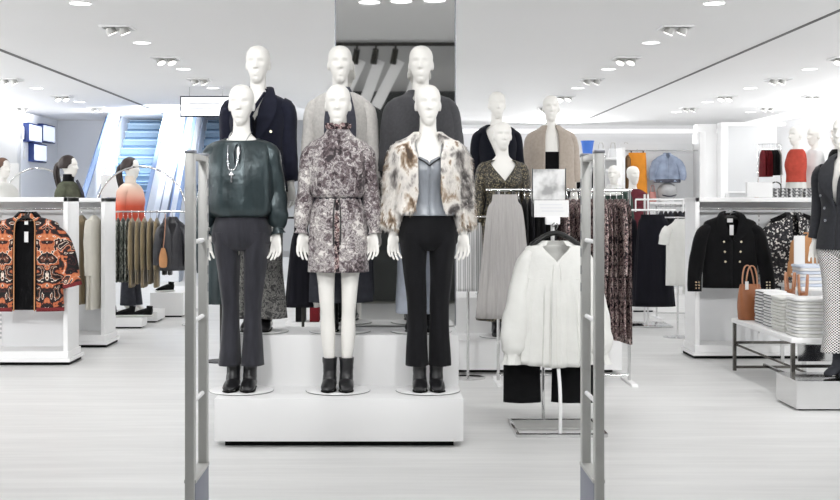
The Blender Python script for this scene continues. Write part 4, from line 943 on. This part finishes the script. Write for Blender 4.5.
MB().loft([(.25, 0, -.035, .03, .012), (.29, 0, -.035, .036, .016), (.37, 0, -.035, .022, .010), (.43, 0, -.035, .008, .006)], 20, 4).build('pouch', 'yellow', t)

# ================================================================== MIRROR PLINTH AND BLAZER MANNEQUIN
t = thing('mirror_plinth', 'low mirror clad plinth under the charcoal blazer mannequin', 'plinth', (3.11, 8.30, 0))
MB().box((0, 0, .106), (.78, .44, .188)).build('block', 'chrome', t, smooth=False)
MB().box((0, 0, .006), (.74, .40, .012)).build('toe_kick', 'recess', t, smooth=False)
k_ = mannequin('mannequin in a charcoal blazer and houndstooth trousers on the mirror plinth', X(845, 8.25), 8.25, .20, R(-48), None, plate=False)
boots(k_, 'greyleather', .19)
trousers(k_, 'hound', .17, (.085, .11), (.078, .09), (.095, .115), .075, 31, amp=.03)
blazer(k_, 'blazer', 1.18, .86, 6, 'silver')
# ================================================================== ESCALATORS
def escalator(label, x, y, rz):
    t = thing('escalator', label, 'escalator', (x, y, 0), rz, 'escalators'); n = 24; ru, tr = .2, .2 / math.tan(R(30)); w = 1.0; L = n * tr; Hh = n * ru
    for i in range(5, n):
        mb = MB(); yy = i * tr
        mb.box((0, yy + tr / 2, (i + 1) * ru - .02), (w, tr, .03))
        prof = [(-w / 2, w / 2)]; rows = []
        for q in range(7):
            a = q / 6; rows.append([(-w / 2, yy + .07 * math.sin(a * PI / 2) , (i + 1) * ru - a * ru), (w / 2, yy + .07 * math.sin(a * PI / 2), (i + 1) * ru - a * ru)])
        mb.grid(rows, False); sp_ = mb.build('step', 'esc_step', t)
        MB().sweep([(-w / 2, yy + .03, i * ru + .035), (w / 2, yy + .03, i * ru + .035)], [(.04, .035), (.04, .035)], 8, 1, ref=(0, 1, 0)).build('tread_shade', 'esc_shade', sp_)  # dark bar at each riser foot, tread shadow put into the colour
    for s in (-1, 1):
        def slab(name, x0, x1, z0, z1, m, par=t):
            mb = MB(); v = []
            for xx in (x0, x1):
                v.append([(xx, -.6, z0), (xx, L, z0 + Hh + .35), (xx, L, z1 + Hh + .35), (xx, -.6, z1)])
            bm = mb.bm; a = [bm.verts.new(p) for p in v[0]]; b = [bm.verts.new(p) for p in v[1]]
            bm.faces.new(a); bm.faces.new(b[::-1])
            for i in range(4): bm.faces.new((a[i], a[(i + 1) % 4], b[(i + 1) % 4], b[i]))
            return mb.build(name, m, par, smooth=False)
        e = w / 2
        slab('inner_skirt', s * (e + .005), s * (e + .03), -.3, .35, 'esc_line')
        bp = slab('balustrade', s * (e + .06), s * (e + .09), .2, 1.0, 'esc_white')
        slab('deck', s * (e + .02), s * (e + .36), -.2, .30, 'esc_white')
        slab('deck_trim', s * (e + .20), s * (e + .225), .29, .315, 'esc_line')
        slab('handrail', s * (e + .04), s * (e + .11), 1.0, 1.06, 'esc_rail', bp)
        slab('outer_trim', s * (e + .35), s * (e + .372), -.2, .33, 'esc_rail' if s < 0 else 'esc_line')
    return t
escalator('escalator rising behind the coral ombre jumper mannequin', -5.10, 21.9, R(4.3))
escalator('escalator rising behind the hanging white sign', -3.32, 21.9, R(4.3))

# hanging sign
t = thing('hanging_sign', 'white framed sign hanging from the ceiling in front of the escalators', 'sign', (X(206, 19.6), 19.6, 2.81))
MB().box((0, .01, .165), (.84, .05, .34)).build('frame', 'navy', t, smooth=False)
f_ = MB().box((0, -.018, .165), (.80, .008, .30)).build('face', 'backlit', t, smooth=False)
for r_ in range(2):
    MB().box((-.02 - .05 * r_, -.0235, .21 - .085 * r_), (.52 - .1 * r_, .003, .022)).build('printed_line', 'faint', f_, smooth=False)
for s in (-1, 1): MB().cyl((s * .27, .01, .33), (s * .27, .01, .488), .004).build('wire', 'steel', t)

# screens on the left wall
def screen(label, y, z, w=.95, h=.40):
    t = thing('video_screen', label, 'screen', (-7.73, y, z), 0, 'screens on the wall')
    MB().box((.06, 0, 0), (.12, w, h), bev=.01).build('case', 'screenbody', t)
    sc_ = MB().box((.122, 0, 0), (.006, w - .07, h - .07)).build('screen_face', M['scr'], t, smooth=False)
M['scr'] = emat('lit_screen', '#dfe8fb', 3.0)
screen('upper lit blue screen, the one nearer the shop front', 25.55, Z(133, 25.4)); screen('upper lit blue screen, the one nearer the escalators', 26.55, Z(134, 26.6)); screen('lower lit blue screen under the upper pair', 25.9, Z(153, 25.9))
for i, (y, z) in enumerate(((24.98, 2.86), (25.15, 2.45))):
    t = MB().box((.02, 0, 0), (.03, .12, .26)).build('wall_card', 'paper', None, (-7.73, y, z)); tag(t, ('upper' if i == 0 else 'lower') + ' small white card on the wall beside the screens', 'sign')

# ================================================================== LEFT BACKGROUND: HOOP RACKS AND MANNEQUINS
def hoop(label, x, y, r, zc, rail=True):
    t = thing('hoop_rack', label, 'clothes rack', (x, y, 0))
    pts = [(-r, 0, .02), (-r, 0, zc * .5)] + [(r * math.cos(PI - PI * i / 18), 0, zc + r * math.sin(PI - PI * i / 18)) for i in range(19)] + [(r, 0, zc * .5), (r, 0, .02)]
    MB().tube(pts, .011, 10).build('hoop', 'chrome', t)
    if rail: MB().cyl((-r, 0, zc), (r, 0, zc), .010).build('rail', 'chrome', t)
    for s in (-1, 1): MB().box((s * r, 0, .010), (.05, .3, .02), bev=.003).build('foot', 'chrome', t)
    return t
HY = 13.8; HX = X(141, HY); HZ = 1.30
hoop('tall chrome hoop rack of olive coats near the escalators', HX, HY, .52, HZ)
hoop('chrome hoop rack arching in front of the screen wall', X(38, 15.5), 15.5, .45, 1.40)
def gx(px): return X(px, HY)
for i in range(3):
    side_garment('hanging_skirt', f'{ORD[i]} grey green floral skirt on the hoop rack, counting towards the olive coats', 'skirt', 'floral skirts on the hoop rack', 'greygreen', (gx(118 + 5 * i), HY, HZ), .80, .2, .022, R(6 + random.uniform(-2, 2)), i, 1.05)
for i in range(5):
    side_garment('hanging_coat', f'{ORD[i]} olive coat on the hoop rack, counting from the floral skirts', 'coat', 'olive coats on the hoop rack', 'olive', (gx(132 + 6.2 * i), HY, HZ), .86 - .04 * (i % 2), .22, .027, R(8 + random.uniform(-2, 2)), 10 + i, 1.1, sl=True)
for i in range(2):
    side_garment('leather_jacket', f'{ORD[i]} edge on black leather jacket on the hoop rack, counting from the olive coats', 'jacket', 'leather jackets on the hoop rack', 'leatherblack', (gx(164.5 + 5.5 * i), HY, HZ), .72, .17, .024, R(10), 20 + i, 1.0, sl=True)
tt, b = front_jacket('leather_jacket', 'black leather jacket facing out at the end of the hoop rack', 'jacket', None, 'leatherblack', (gx(177), HY - .30, HZ - .02), .64, .125, .135, .05, ([(.10, 0, -.15), (.14, -.01, -.2), (.165, -.02, -.38), (.175, -.03, -.58)], [(.04, .045), (.046, .05), (.046, .05), (.04, .042)], .09), lambda z: max(0, min(.5, (z + .25) * 3)), 23, R(12), folds(6, .02, .05, 3), .06)
MB().tube([(0, 0, -.05), (0, 0, .0), (0, .285, .036)], .005, 6).build('hanger_arm', 'chrome', tt)
t = thing('hanging_bag', 'small tan bag hanging in front of the black leather jackets', 'handbag', (gx(171), HY - .47, HZ - .0))
MB().loft([(-.62, 0, 0, .02, .012), (-.60, 0, 0, .042, .02), (-.50, 0, 0, .045, .022), (-.40, 0, 0, .02, .012)], 20, 4).build('pouch', 'camel', t)
MB().tube([(0, 0, -.42), (.01, .05, -.2), (0, .13, -.02)], .004, 6, 3).build('strap', 'tanstrap', t)
# low white platforms and shoes under the rack
def plinth(label, x0, x1, y0, y1, h):
    o = MB().box((0, 0, h / 2 + .01), (x1 - x0, y1 - y0, h - .02), bev=.004).build('low_plinth', 'white', None, ((x0 + x1) / 2, (y0 + y1) / 2, 0)); tag(o, label, 'plinth')
    MB().box((0, 0, .01), (x1 - x0 - .06, y1 - y0 - .06, .02)).build('toe_kick', 'recess', o, smooth=False); return o
plinth('lowest white plinth at the foot of the hoop rack', X(92, 13.55), X(146, 13.55), 13.36, 13.62, .12)
plinth('middle white plinth under the olive coats', X(104, 14.25), X(161, 14.25), 14.02, 14.5, .13)
plinth('white plinth beneath the black leather jackets', X(158, 15.2), X(190, 15.2), 14.7, 15.9, .30)
plinth('white plinth carrying the olive jacket mannequin', X(69, 14.2) - .3, X(69, 14.2) + .3, 13.9, 14.5, .15)
plinth('white plinth carrying the brown haired mannequin', X(3, 15) - .3, X(3, 15) + .3, 14.7, 15.3, .15)
plinth('low white plinth carrying the wine red jumper mannequin', X(633, 15.6) - .2, X(633, 15.6) + .25, 15.4, 15.85, .08)
plinth('low white plinth carrying the bottle green jumper mannequin', X(614, 15.3) - .25, X(614, 15.3) + .2, 15.06, 15.5, .08)
def shoe(label, x, y, z, rz, m='fabric_black'):
    t = thing('sneaker', label, 'shoe', (x, y, z), rz, 'sneakers under the hoop rack')
    MB().sweep([(.12, 0, .012), (.06, 0, .012), (-.04, 0, .012), (-.13, 0, .012)], [(.034, .012), (.036, .012), (.046, .012), (.032, .010)], 16, 4, ref=(0, 1, 0)).build('sole', 'cotton', t)
    MB().sweep([(.11, 0, .05), (.06, 0, .055), (-.03, 0, .045), (-.12, 0, .028)], [(.028, .045), (.034, .045), (.038, .03), (.026, .014)], 16, 4, ref=(0, 1, 0)).build('upper', m, t)
    MB().cyl((.08, 0, .08), (.085, 0, .12), .034, .036).build('collar', m, t)
shoe('black sneaker with a white sole on the lowest plinth, under the floral skirts', X(125, 13.5), 13.49, .122, R(10))
shoe('black sneaker with a white sole on the lowest plinth, under the olive coats', X(142.5, 13.5), 13.50, .122, R(-8))
shoe('black and white sneaker on the plinth beneath the leather jackets', X(166, 14.9), 14.85, .302, R(40))
t = thing('shoe_box', 'stacked dark bag under the middle plinth edge', 'bag', (X(108, 13.85), 13.86, 0))
MB().loft([(0, 0, 0, .09, .06), (.02, 0, 0, .10, .07), (.2, 0, 0, .09, .05), (.26, 0, 0, .05, .02)], 24, 4, pw=.7).build('body', 'fabric_black', t); MB().tube([(-.05, 0, .22), (-.03, 0, .34), (.03, 0, .34), (.05, 0, .22)], .006, 6, 3).build('handle', 'fabric_black', t)
t['label'] = 'dark fabric bag on the floor at the edge of the hoop rack'; t.name = 'fabric_bag'

def ponytail(t, m='hair', long=True):
    mb = MB(); rs = []
    for i in range(13):
        a = i / 12 * .62 * PI; r = math.sin(a); rs.append((1.700 + .112 * math.cos(a), 0, .016 + .02 * (1 - math.cos(a)) * .4, max(.004, .088 * r), max(.004, .106 * r)))
    mb.loft(rs, 40, 1, folds(16, .01, .03, 3), lambda z: 0.0 if z > 1.76 else min(1.05, (1.76 - z) * 14), (False, False))
    h = mb.build('hair', m, t, solid=.014)
    if long: MB().sweep([(0, .095, 1.72), (0, .150, 1.70), (0, .165, 1.60), (.01, .140, 1.46), (.015, .125, 1.34)], [(.022, .022), (.032, .03), (.040, .036), (.036, .03), (.008, .008)], 18, 5, folds(7, .05, .2, 2)).build('ponytail', m, h)
    return h
def simple_top(t, name, m, neck=True, seed=0, length=.95, sl=.95):
    rg = [r for r in [(1.50, 0, .012, .085, .068), (1.46, 0, .008, .168, .096), (1.40, 0, .004, .186, .116), (1.30, 0, -.008, .184, .142), (1.18, 0, 0, .176, .134), (1.05, 0, 0, .184, .138), (.95, 0, 0, .186, .140)] if r[0] >= length]
    k = torso_top(t, name, m, rg, None, folds(5, .01, .03, seed), solid=.008)
    sleeves(k, m, [(.058, .064), (.064, .068), (.058, .062), (.056, .058), (.046, .048)], sl, .006, seed, .06)
    if neck: MB().loft([(1.49, 0, .010, .074, .068), (1.53, 0, .008, .060, .060), (1.57, 0, .004, .060, .064), (1.59, 0, .002, .062, .068)], 28, 3, folds(4, .02, .03, 1), caps=(False, False)).build('roll_neck', m if neck is True else neck, k, solid=.008)
    return k
j1 = mannequin('ponytailed mannequin in an olive jacket with a black roll neck', X(69, 14.2), 14.2, .15, R(75), 'wigged mannequins', plate=True)
ponytail(j1); simple_top(j1, 'jacket', 'olivedark', 'fabric_black', 3); trousers(j1, 'trouser_black', .06, seed=41)
strip(j1, 'scarf', 'scarf', [(0, -.10, 1.52), (.03, -.14, 1.42), (.05, -.16, 1.30), (.04, -.15, 1.1)], .03, .01)
j2 = mannequin('ponytailed mannequin in a coral ombre jumper by the escalators', X(131, 14.25), 14.25, .13, R(68), 'wigged mannequins', plate=True)
ponytail(j2); simple_top(j2, 'jumper', 'ombre', True, 5); trousers(j2, 'darkskirt', .06, seed=42)
t = j2; MB().loft([(.86, .20, -.16, .05, .03), (.88, .20, -.16, .07, .045), (1.0, .20, -.16, .065, .04), (1.06, .20, -.16, .03, .012)], 20, 4).build('held_pouch', 'graybag', j2)
j0 = mannequin('brown haired mannequin in white beside the screen wall', X(3, 15.0), 15.0, .15, R(60), 'wigged mannequins', plate=True)
ponytail(j0, 'hairbrown', False); simple_top(j0, 'blouse', 'cotton', False, 6); trousers(j0, 'trouser_grey', .06, seed=43)
t = thing('display_board', 'white display board standing behind the brown haired mannequin', 'sign', (X(4, 16.0), 16.0, 0))
MB().box((0, 0, .98), (.40, .03, 1.9), bev=.003).build('board', 'paper', t); MB().box((0, 0, .02), (.5, .4, .04), bev=.004).build('foot', 'white', t)
t = thing('floor_sign', 'white square sign on a thin stand beside the coral ombre jumper', 'sign', (X(111, 15.4), 15.4, 0))
MB().box((0, 0, 1.60), (.26, .02, .32), bev=.003).build('board', 'paper', t); MB().box((.02, -.014, 1.40), (.13, .006, .14)).build('blue_panel', 'screenbody', t, smooth=False); MB().cyl((0, 0, .02), (0, 0, 1.45), .010).build('pole', 'chrome', t); MB().lathe([(.16, 0), (.16, .012), (.01, .02)], 24).build('foot', 'chrome', t)

# dark teal coat on a stand between the gate and the teal blouse
t = thing('garment_stand', 'slim stand with a dark coat behind the teal blouse mannequin', 'stand', (X(221, 10.6), 10.6, 0))
MB().lathe([(.14, 0), (.14, .008), (.011, .014), (.011, 1.45)], 20).build('pole', 'blackmetal', t); MB().tube([(0, 0, 1.44), (0, -.14, 1.44)], .008, 8).cyl((-.17, -.14, 1.44), (.12, -.14, 1.44), .008).build('arm', 'blackmetal', t)
side_garment('hanging_coat', 'dark teal coat hanging on the slim stand beside the gate', 'coat', None, 'teal', (X(215, 10.5), 10.46, 1.44), .92, .12, .07, R(80), 51, .8, sl=True)
# black skirt and grey top on a stand between the first two mannequins
t = thing('garment_stand', 'slim stand with a black skirt between the teal blouse and paisley dress', 'stand', (X(303, 9.0), 9.0, 0))
MB().lathe([(.14, 0), (.14, .008), (.011, .014), (.011, 1.30)], 20).build('pole', 'blackmetal', t); MB().cyl((-.16, -.04, 1.29), (.16, -.04, 1.29), .008).build('arm', 'blackmetal', t)
front_skirt('hanging_skirt', 'flared black skirt hanging between the teal blouse and paisley dress', 'skirt', None, 'navy2', (X(302, 9.0), 8.90, 1.278), .65, .05, .12, .05, 12, 6, .07)
side_garment('hanging_sweater', 'grey knit top hanging beside the flared black skirt', 'top', None, 'cardi', (X(315.5, 8.95), 8.96, 1.29), .66, .12, .035, R(4), 52, 1.0)
# low shelf with dark boxes seen between the legs
t = thing('shoe_shelf', 'low white shelf behind the platform holding dark boxes', 'shelf', (X(308, 9.6), 9.6, 0))
MB().box((0, 0, .44), (.34, .24, .03), bev=.003).build('shelf_board', 'white', t); MB().box((-.155, 0, .21), (.025, .24, .42)).build('side_panel', 'white', t); MB().box((.155, 0, .21), (.025, .24, .42)).build('side_panel', 'white', t)
for i, (px, m) in enumerate(((301, 'fabric_black'), (315, 'darkred'))):
    b_ = MB().box((0, 0, .065), (.075, .16, .13), bev=.004).build('small_box', m, None, (X(px, 9.6), 9.6, .4555)); tag(b_, ('black' if i == 0 else 'dark red') + ' box on the low shelf behind the platform', 'box')

# ================================================================== RIGHT BACKGROUND
m1 = mannequin('mannequin in a wine red jumper in front of the orange skirt', X(633, 15.6), 15.6, .08, R(20), 'jumper mannequins by the floral dresses', plate=True)
simple_top(m1, 'jumper', 'wine', False, 7); trousers(m1, 'trouser_black', .06, seed=44)
m2 = mannequin('mannequin in a white scarf and bottle green jumper', X(614, 15.3), 15.3, .08, R(-25), 'jumper mannequins by the floral dresses', plate=True)
simple_top(m2, 'jumper', 'bottle', False, 8); trousers(m2, 'trouser_black', .06, seed=45)
MB().loft([(1.42, 0, -.03, .13, .11), (1.46, 0, -.01, .12, .1), (1.52, 0, 0, .08, .08), (1.55, 0, 0, .066, .07)], 32, 4, folds(7, .05, .09, 3), caps=(False, False)).build('scarf', 'cotton', m2, solid=.02)
# navy dresses on a four way stand
NX, NY, NZ = X(648, 13.6), 13.6, 1.32
t = thing('garment_stand', 'white four arm stand carrying the long navy dresses', 'stand', (NX, NY, 0))
for q in ((0, 0), (.0, .18)): MB().cyl((q[0], q[1], .02), (q[0], q[1], 1.50), .012).build('pole', 'white', t)
MB().box((0, .09, .012), (.5, .5, .02), bev=.004).build('foot_frame', 'chrome', t)
MB().cyl((-.28, -.14, NZ), (.28, -.14, NZ), .010).cyl((0, 0, NZ), (0, -.14, NZ), .010).cyl((-.14, -.0, 1.44), (.40, -.0, 1.44), .010).cyl((-.14, 0, 1.44), (-.14, 0, 1.3), .009).cyl((.40, 0, 1.44), (.40, 0, 1.3), .009).build('arms', 'white', t)
front_skirt('hanging_dress', 'long navy dress facing out on the white four arm stand', 'dress', None, 'navy2', (NX + .03, NY - .14, NZ), 1.08, .14, .24, .07, 14, 7, .07, band=False)
side_garment('hanging_dress', 'navy dress hanging edge on beside the floral dresses on the white stand', 'dress', None, 'navy2', (X(632, 13.5), NY + .18, NZ), .98, .2, .06, R(15), 53, 1.1)
side_garment('hanging_dress', 'dark dress hanging at the outer arm of the white stand', 'dress', None, 'fabric_black', (X(668, 13.5), NY + .18, NZ), 1.06, .2, .05, R(-12), 54, 1.1)
side_garment('hanging_sweater', 'wine red top at the back of the white four arm stand', 'top', None, 'darkred', (X(618, 13.78), 13.78, NZ + .0), .55, .18, .028, R(4), 55, 1.0)
MB().cyl((-.32, .18, NZ), (.36, .18, NZ), .010).build('back_arm', 'white', t)
# small black garments on a rail behind, white blouses against the unit side
rack('clothes_rack', 'short chrome rack of black tops behind the white blouses', X(655, 14.6), X(692, 14.6), 14.6, 1.37)
for i in range(6):
    side_garment('hanging_sweater', f'{ORD[i]} black top on the short chrome rack, counting from the navy dress', 'top', 'black tops on the short rack', 'fabric_black' if i % 2 else 'darkskirt', (X(661 + 4.8 * i, 14.6), 14.6, 1.37), .36, .18, .018, R(random.uniform(-2, 2)), 60 + i, 1.0)
t = thing('garment_stand', 'slim stand carrying the white blouses beside the black jacket unit', 'stand', (X(680, 12.4), 12.5, 0))
MB().lathe([(.15, 0), (.15, .008), (.011, .014), (.011, 1.26)], 20).build('pole', 'chrome', t); MB().cyl((-.14, -.03, 1.25), (.14, -.03, 1.25), .008).build('arm', 'chrome', t)
tt, b = front_jacket('white_blouse', 'white short sleeved blouse hanging beside the long navy dress', 'blouse', None, 'cotton', (X(680, 12.4), 12.38, 1.27), .72, .14, .15, .05, ([(.12, 0, -.13), (.16, -.01, -.2), (.175, -.01, -.30)], [(.05, .05), (.056, .055), (.055, .05)], .06), None, 17, 0, folds(9, .02, .06, 3), .06)
side_garment('white_blouse', 'white blouse hanging edge on at the black jacket unit side', 'blouse', None, 'cotton', (X(690, 12.4), 12.47, 1.25), .8, .14, .03, R(4), 66, 1.05)
# tall white wall unit with orange skirt, denim jacket, cap
UY = 18.4
t = thing('shop_unit', 'tall white shop unit with the orange skirt and denim jacket', 'shop unit', (X(660, UY), UY, 0))
MB().box((0, .20, 1.16), (1.15, .04, 2.32)).build('back_panel', 'panel', t, smooth=False)
MB().box((.60, 0, 1.24), (.09, .44, 2.48), bev=.005).build('side_panel', 'white', t); MB().box((-.60, 0, 1.12), (.05, .44, 2.24), bev=.005).build('side_panel', 'white', t)
MB().box((0, 0, 1.40), (1.12, .42, .035), bev=.003).build('shelf', 'white', t); MB().box((0, 0, .05), (1.15, .42, .1)).build('plinth', 'white', t)
MB().cyl((-.58, -.10, 2.20), (.56, -.10, 2.20), .010).build('hang_rail', 'chrome', t)
front_skirt('hanging_skirt', 'mustard orange skirt hanging from the tall white unit', 'skirt', None, 'orange', (X(638, 18.2), UY - .14, 2.2), .77, .13, .155, .05, 15, 4, .04)
side_garment('hanging_coat', 'brown suede coat hanging beside the mustard orange skirt', 'coat', None, 'brown', (X(629, 18.2), UY - .10, 2.2), .74, .15, .036, R(0), 68, 1.0)
tt, b = front_jacket('denim_jacket', 'washed denim jacket hanging above the pale grey cap', 'jacket', None, 'denim', (X(668, 18.2), UY - .14, 2.2), .48, .17, .20, .06, ([(.13, 0, -.16), (.19, -.01, -.22), (.235, -.02, -.36), (.225, -.02, -.45)], [(.055, .05), (.062, .055), (.056, .05), (.045, .045)], .06), lambda z: max(0, min(.4, (z + .13) * 6)), 18, 0, None, .06)
MB().loft([(-.44, 0, 0, .202, .068), (-.49, 0, 0, .198, .068)], 30, 1, caps=(False, False)).build('waistband', 'scarf', b, solid=.006)
t = thing('cap', 'pale grey felt cap on the shelf under the denim jacket', 'hat', (X(669, 18.2), UY - .08, 1.418))
MB().ball((0, 0, .155), (.15, .14, .14), 28, 14).build('crown', 'capgrey', t); MB().sweep([(-.09, -.12, .10), (0, -.18, .08), (.09, -.12, .10)], [(.04, .008)] * 3, 10, 5, ref=(0, 1, 0)).build('brim', 'scarf', t)
MB().lathe([(.10, .001), (.10, .02), (.06, .05)], 24).build('hat_stand', 'white', t)
t = thing('handbag', 'dusty pink bag beside the pale grey cap', 'handbag', (X(654.5, 18.2), UY - .06, 1.418))
MB().loft([(0, 0, 0, .05, .04), (.02, 0, 0, .058, .05), (.14, 0, 0, .05, .03), (.15, 0, 0, .045, .02)], 24, 3, pw=.7).build('body', 'pink', t); MB().tube([(-.03, 0, .14), (-.02, 0, .24), (.02, 0, .24), (.03, 0, .14)], .006, 6, 3).build('handle', 'pink', t)
# far white shelves with pale bags and the blue bin on top
SY = 21.5
t = thing('shop_unit', 'far white shop unit with pale handbags behind the security gate', 'shop unit', (X(600, SY), SY, 0))
MB().box((0, .20, 1.1), (1.5, .04, 2.2)).build('back_panel', 'offwhite', t, smooth=False)
for s in (-1, 1): MB().box((s * .75, 0, 1.1), (.05, .44, 2.2), bev=.005).build('side_panel', 'white', t)
for z in (.5, 1.0, 1.5, 1.98): MB().box((0, 0, z), (1.48, .42, .035), bev=.003).build('shelf', 'white', t)
MB().box((0, 0, 2.19), (1.55, .46, .04), bev=.003).build('top_shelf', 'white', t)
t = thing('tote_bin', 'cobalt blue tapered bin on the far white unit', 'bin', (X(587.5, SY), SY, 2.21))
MB().lathe([(.0, 0), (.075, 0), (.115, .30), (.108, .30), (.07, .012), (0, .012)], 28).build('bucket', 'blue', t); MB().lathe([(.116, .285), (.120, .29), (.120, .305), (.108, .305)], 28, caps=False).build('rim', 'blue', t)
for i, px in enumerate((601, 613, 626)):
    t = thing('handbag', f'{ORD[i]} pale handbag on top of the far white unit, counting from the blue bin', 'handbag', (X(px, SY), SY, 2.21), 0, 'pale handbags on the far unit')
    MB().loft([(0, 0, 0, .075, .05), (.02, 0, 0, .085, .06), (.15, 0, 0, .07, .04), (.16, 0, 0, .06, .03)], 24, 3, pw=.6).build('body', 'paper', t); MB().tube([(-.04, 0, .15), (-.03, 0, .26), (.03, 0, .26), (.04, 0, .15)], .008, 8, 3).build('handle', 'cardi', t)
# dark knit on a slim rack next to the beige jacket
rack('clothes_rack', 'far chrome rack of dark knits behind the beige jacket sleeve', X(568, 13.4), X(606, 13.4), 13.4, 1.92, .4)
for i, (px, m) in enumerate(((575, 'fabric_black'), (582, 'knitnavy'), (598, 'knitnavy'))):
    side_garment('hanging_sweater', f'{ORD[i]} dark knit on the far chrome rack, counting from the beige jacket', 'top', 'dark knits on the far rack', m, (X(px, 13.4), 13.4, 1.92), .52, .17, .030, R(4), 70 + i, 1.0, sl=True)

# display unit deeper in the shop: half mannequins, a counter rail and folded cloth on its top
G4 = 15.2; GT = 1.47
gondola('white display unit carrying the half mannequins', 4.55, 7.2, G4, .6, GT, [5.6])
def high(label, px, y, name, m):
    x = X(px, y); t = mannequin(label, x, y, GT + .001 - .885, R(-66), 'half mannequins on the display unit', plate=False, bust=True)
    MB().lathe([(.0, .885), (.10, .885), (.10, .893), (.02, .90), (.02, .95)], 20).build('stand', 'white', t)
    torso_top(t, name, m, [(1.50, 0, .012, .085, .068), (1.46, 0, .008, .122, .090), (1.40, 0, .004, .138, .106), (1.30, 0, -.008, .138, .130), (1.18, 0, 0, .126, .112), (1.08, 0, 0, .130, .116)], None, folds(5, .01, .03, int(px)), solid=.008)
    torso_top(t, 'white_top', 'cotton', [(1.12, 0, 0, .122, .108), (1.0, 0, 0, .138, .120), (.93, 0, 0, .144, .126)], None, folds(8, .01, .06, 3), solid=.006); return t
high('half mannequin in a brick red jumper on the display unit', 796, 15.42, 'jumper', 'red')
high('half mannequin in a pale blouse on the display unit', 814, 15.62, 'blouse', 'offwhite')
high('half mannequin in a black coat on the display unit', 838, 15.40, 'coat', 'fabric_black')
t = thing('counter_rail', 'small chrome rail of red and black tops standing on the display unit', 'clothes rack', (X(769.5, 15.6), 15.6, GT))
MB().tube([(-.15, 0, .012), (-.15, 0, .69), (.15, 0, .69), (.15, 0, .012)], .007, 8).build('frame', 'chrome', t)
for q in (-.15, .15): MB().box((q, 0, .006), (.04, .2, .012)).build('foot', 'chrome', t)
for i in range(4):
    side_garment('hanging_sweater', f'{ORD[i]} oxblood top on the small counter rail, counting towards the black tops', 'top', 'oxblood tops on the counter rail', 'darkred', (X(762.5 + 2.4 * i, 15.6), 15.6, GT + .69), .42, .12, .014, R(random.uniform(-2, 2)), 80 + i, 1.0)
for i in range(4):
    side_garment('hanging_sweater', f'{ORD[i]} dark top on the small counter rail, counting from the oxblood tops', 'top', 'dark tops on the counter rail', 'fabric_black' if i < 3 else 'cardi', (X(772.3 + 2.2 * i, 15.6), 15.6, GT + .69), .40, .12, .013, R(random.uniform(-2, 2)), 85 + i, 1.0)
for i, px in enumerate((781, 795, 810, 825)):
    folded_stack('{} folded grey patterned cloth in the ' + ORD[i] + ' counter pile from the small rail', 3, (X(px, 15.28), 15.31, GT + .0005), .17, .16, .04, ['tweedfold'], 'folded cloths on the display unit', 'folded_cloth', 'folded cloth')

# ================================================================== WORLD AND VIEW
w = bpy.data.worlds.new('world'); scene.world = w; w.use_nodes = True
w.node_tree.nodes['Background'].inputs[0].default_value = (.93, .96, 1, 1); w.node_tree.nodes['Background'].inputs[1].default_value = 1.1
vs = scene.view_settings; scene.display_settings.display_device = 'sRGB'
vs.view_transform = 'Standard'; vs.look = 'None'; vs.gamma = 1; vs.use_curve_mapping = False; vs.exposure = -1.9
scene.cycles.use_denoising = True
scene.cycles.max_bounces = 10; scene.cycles.diffuse_bounces = 7; scene.cycles.glossy_bounces = 4
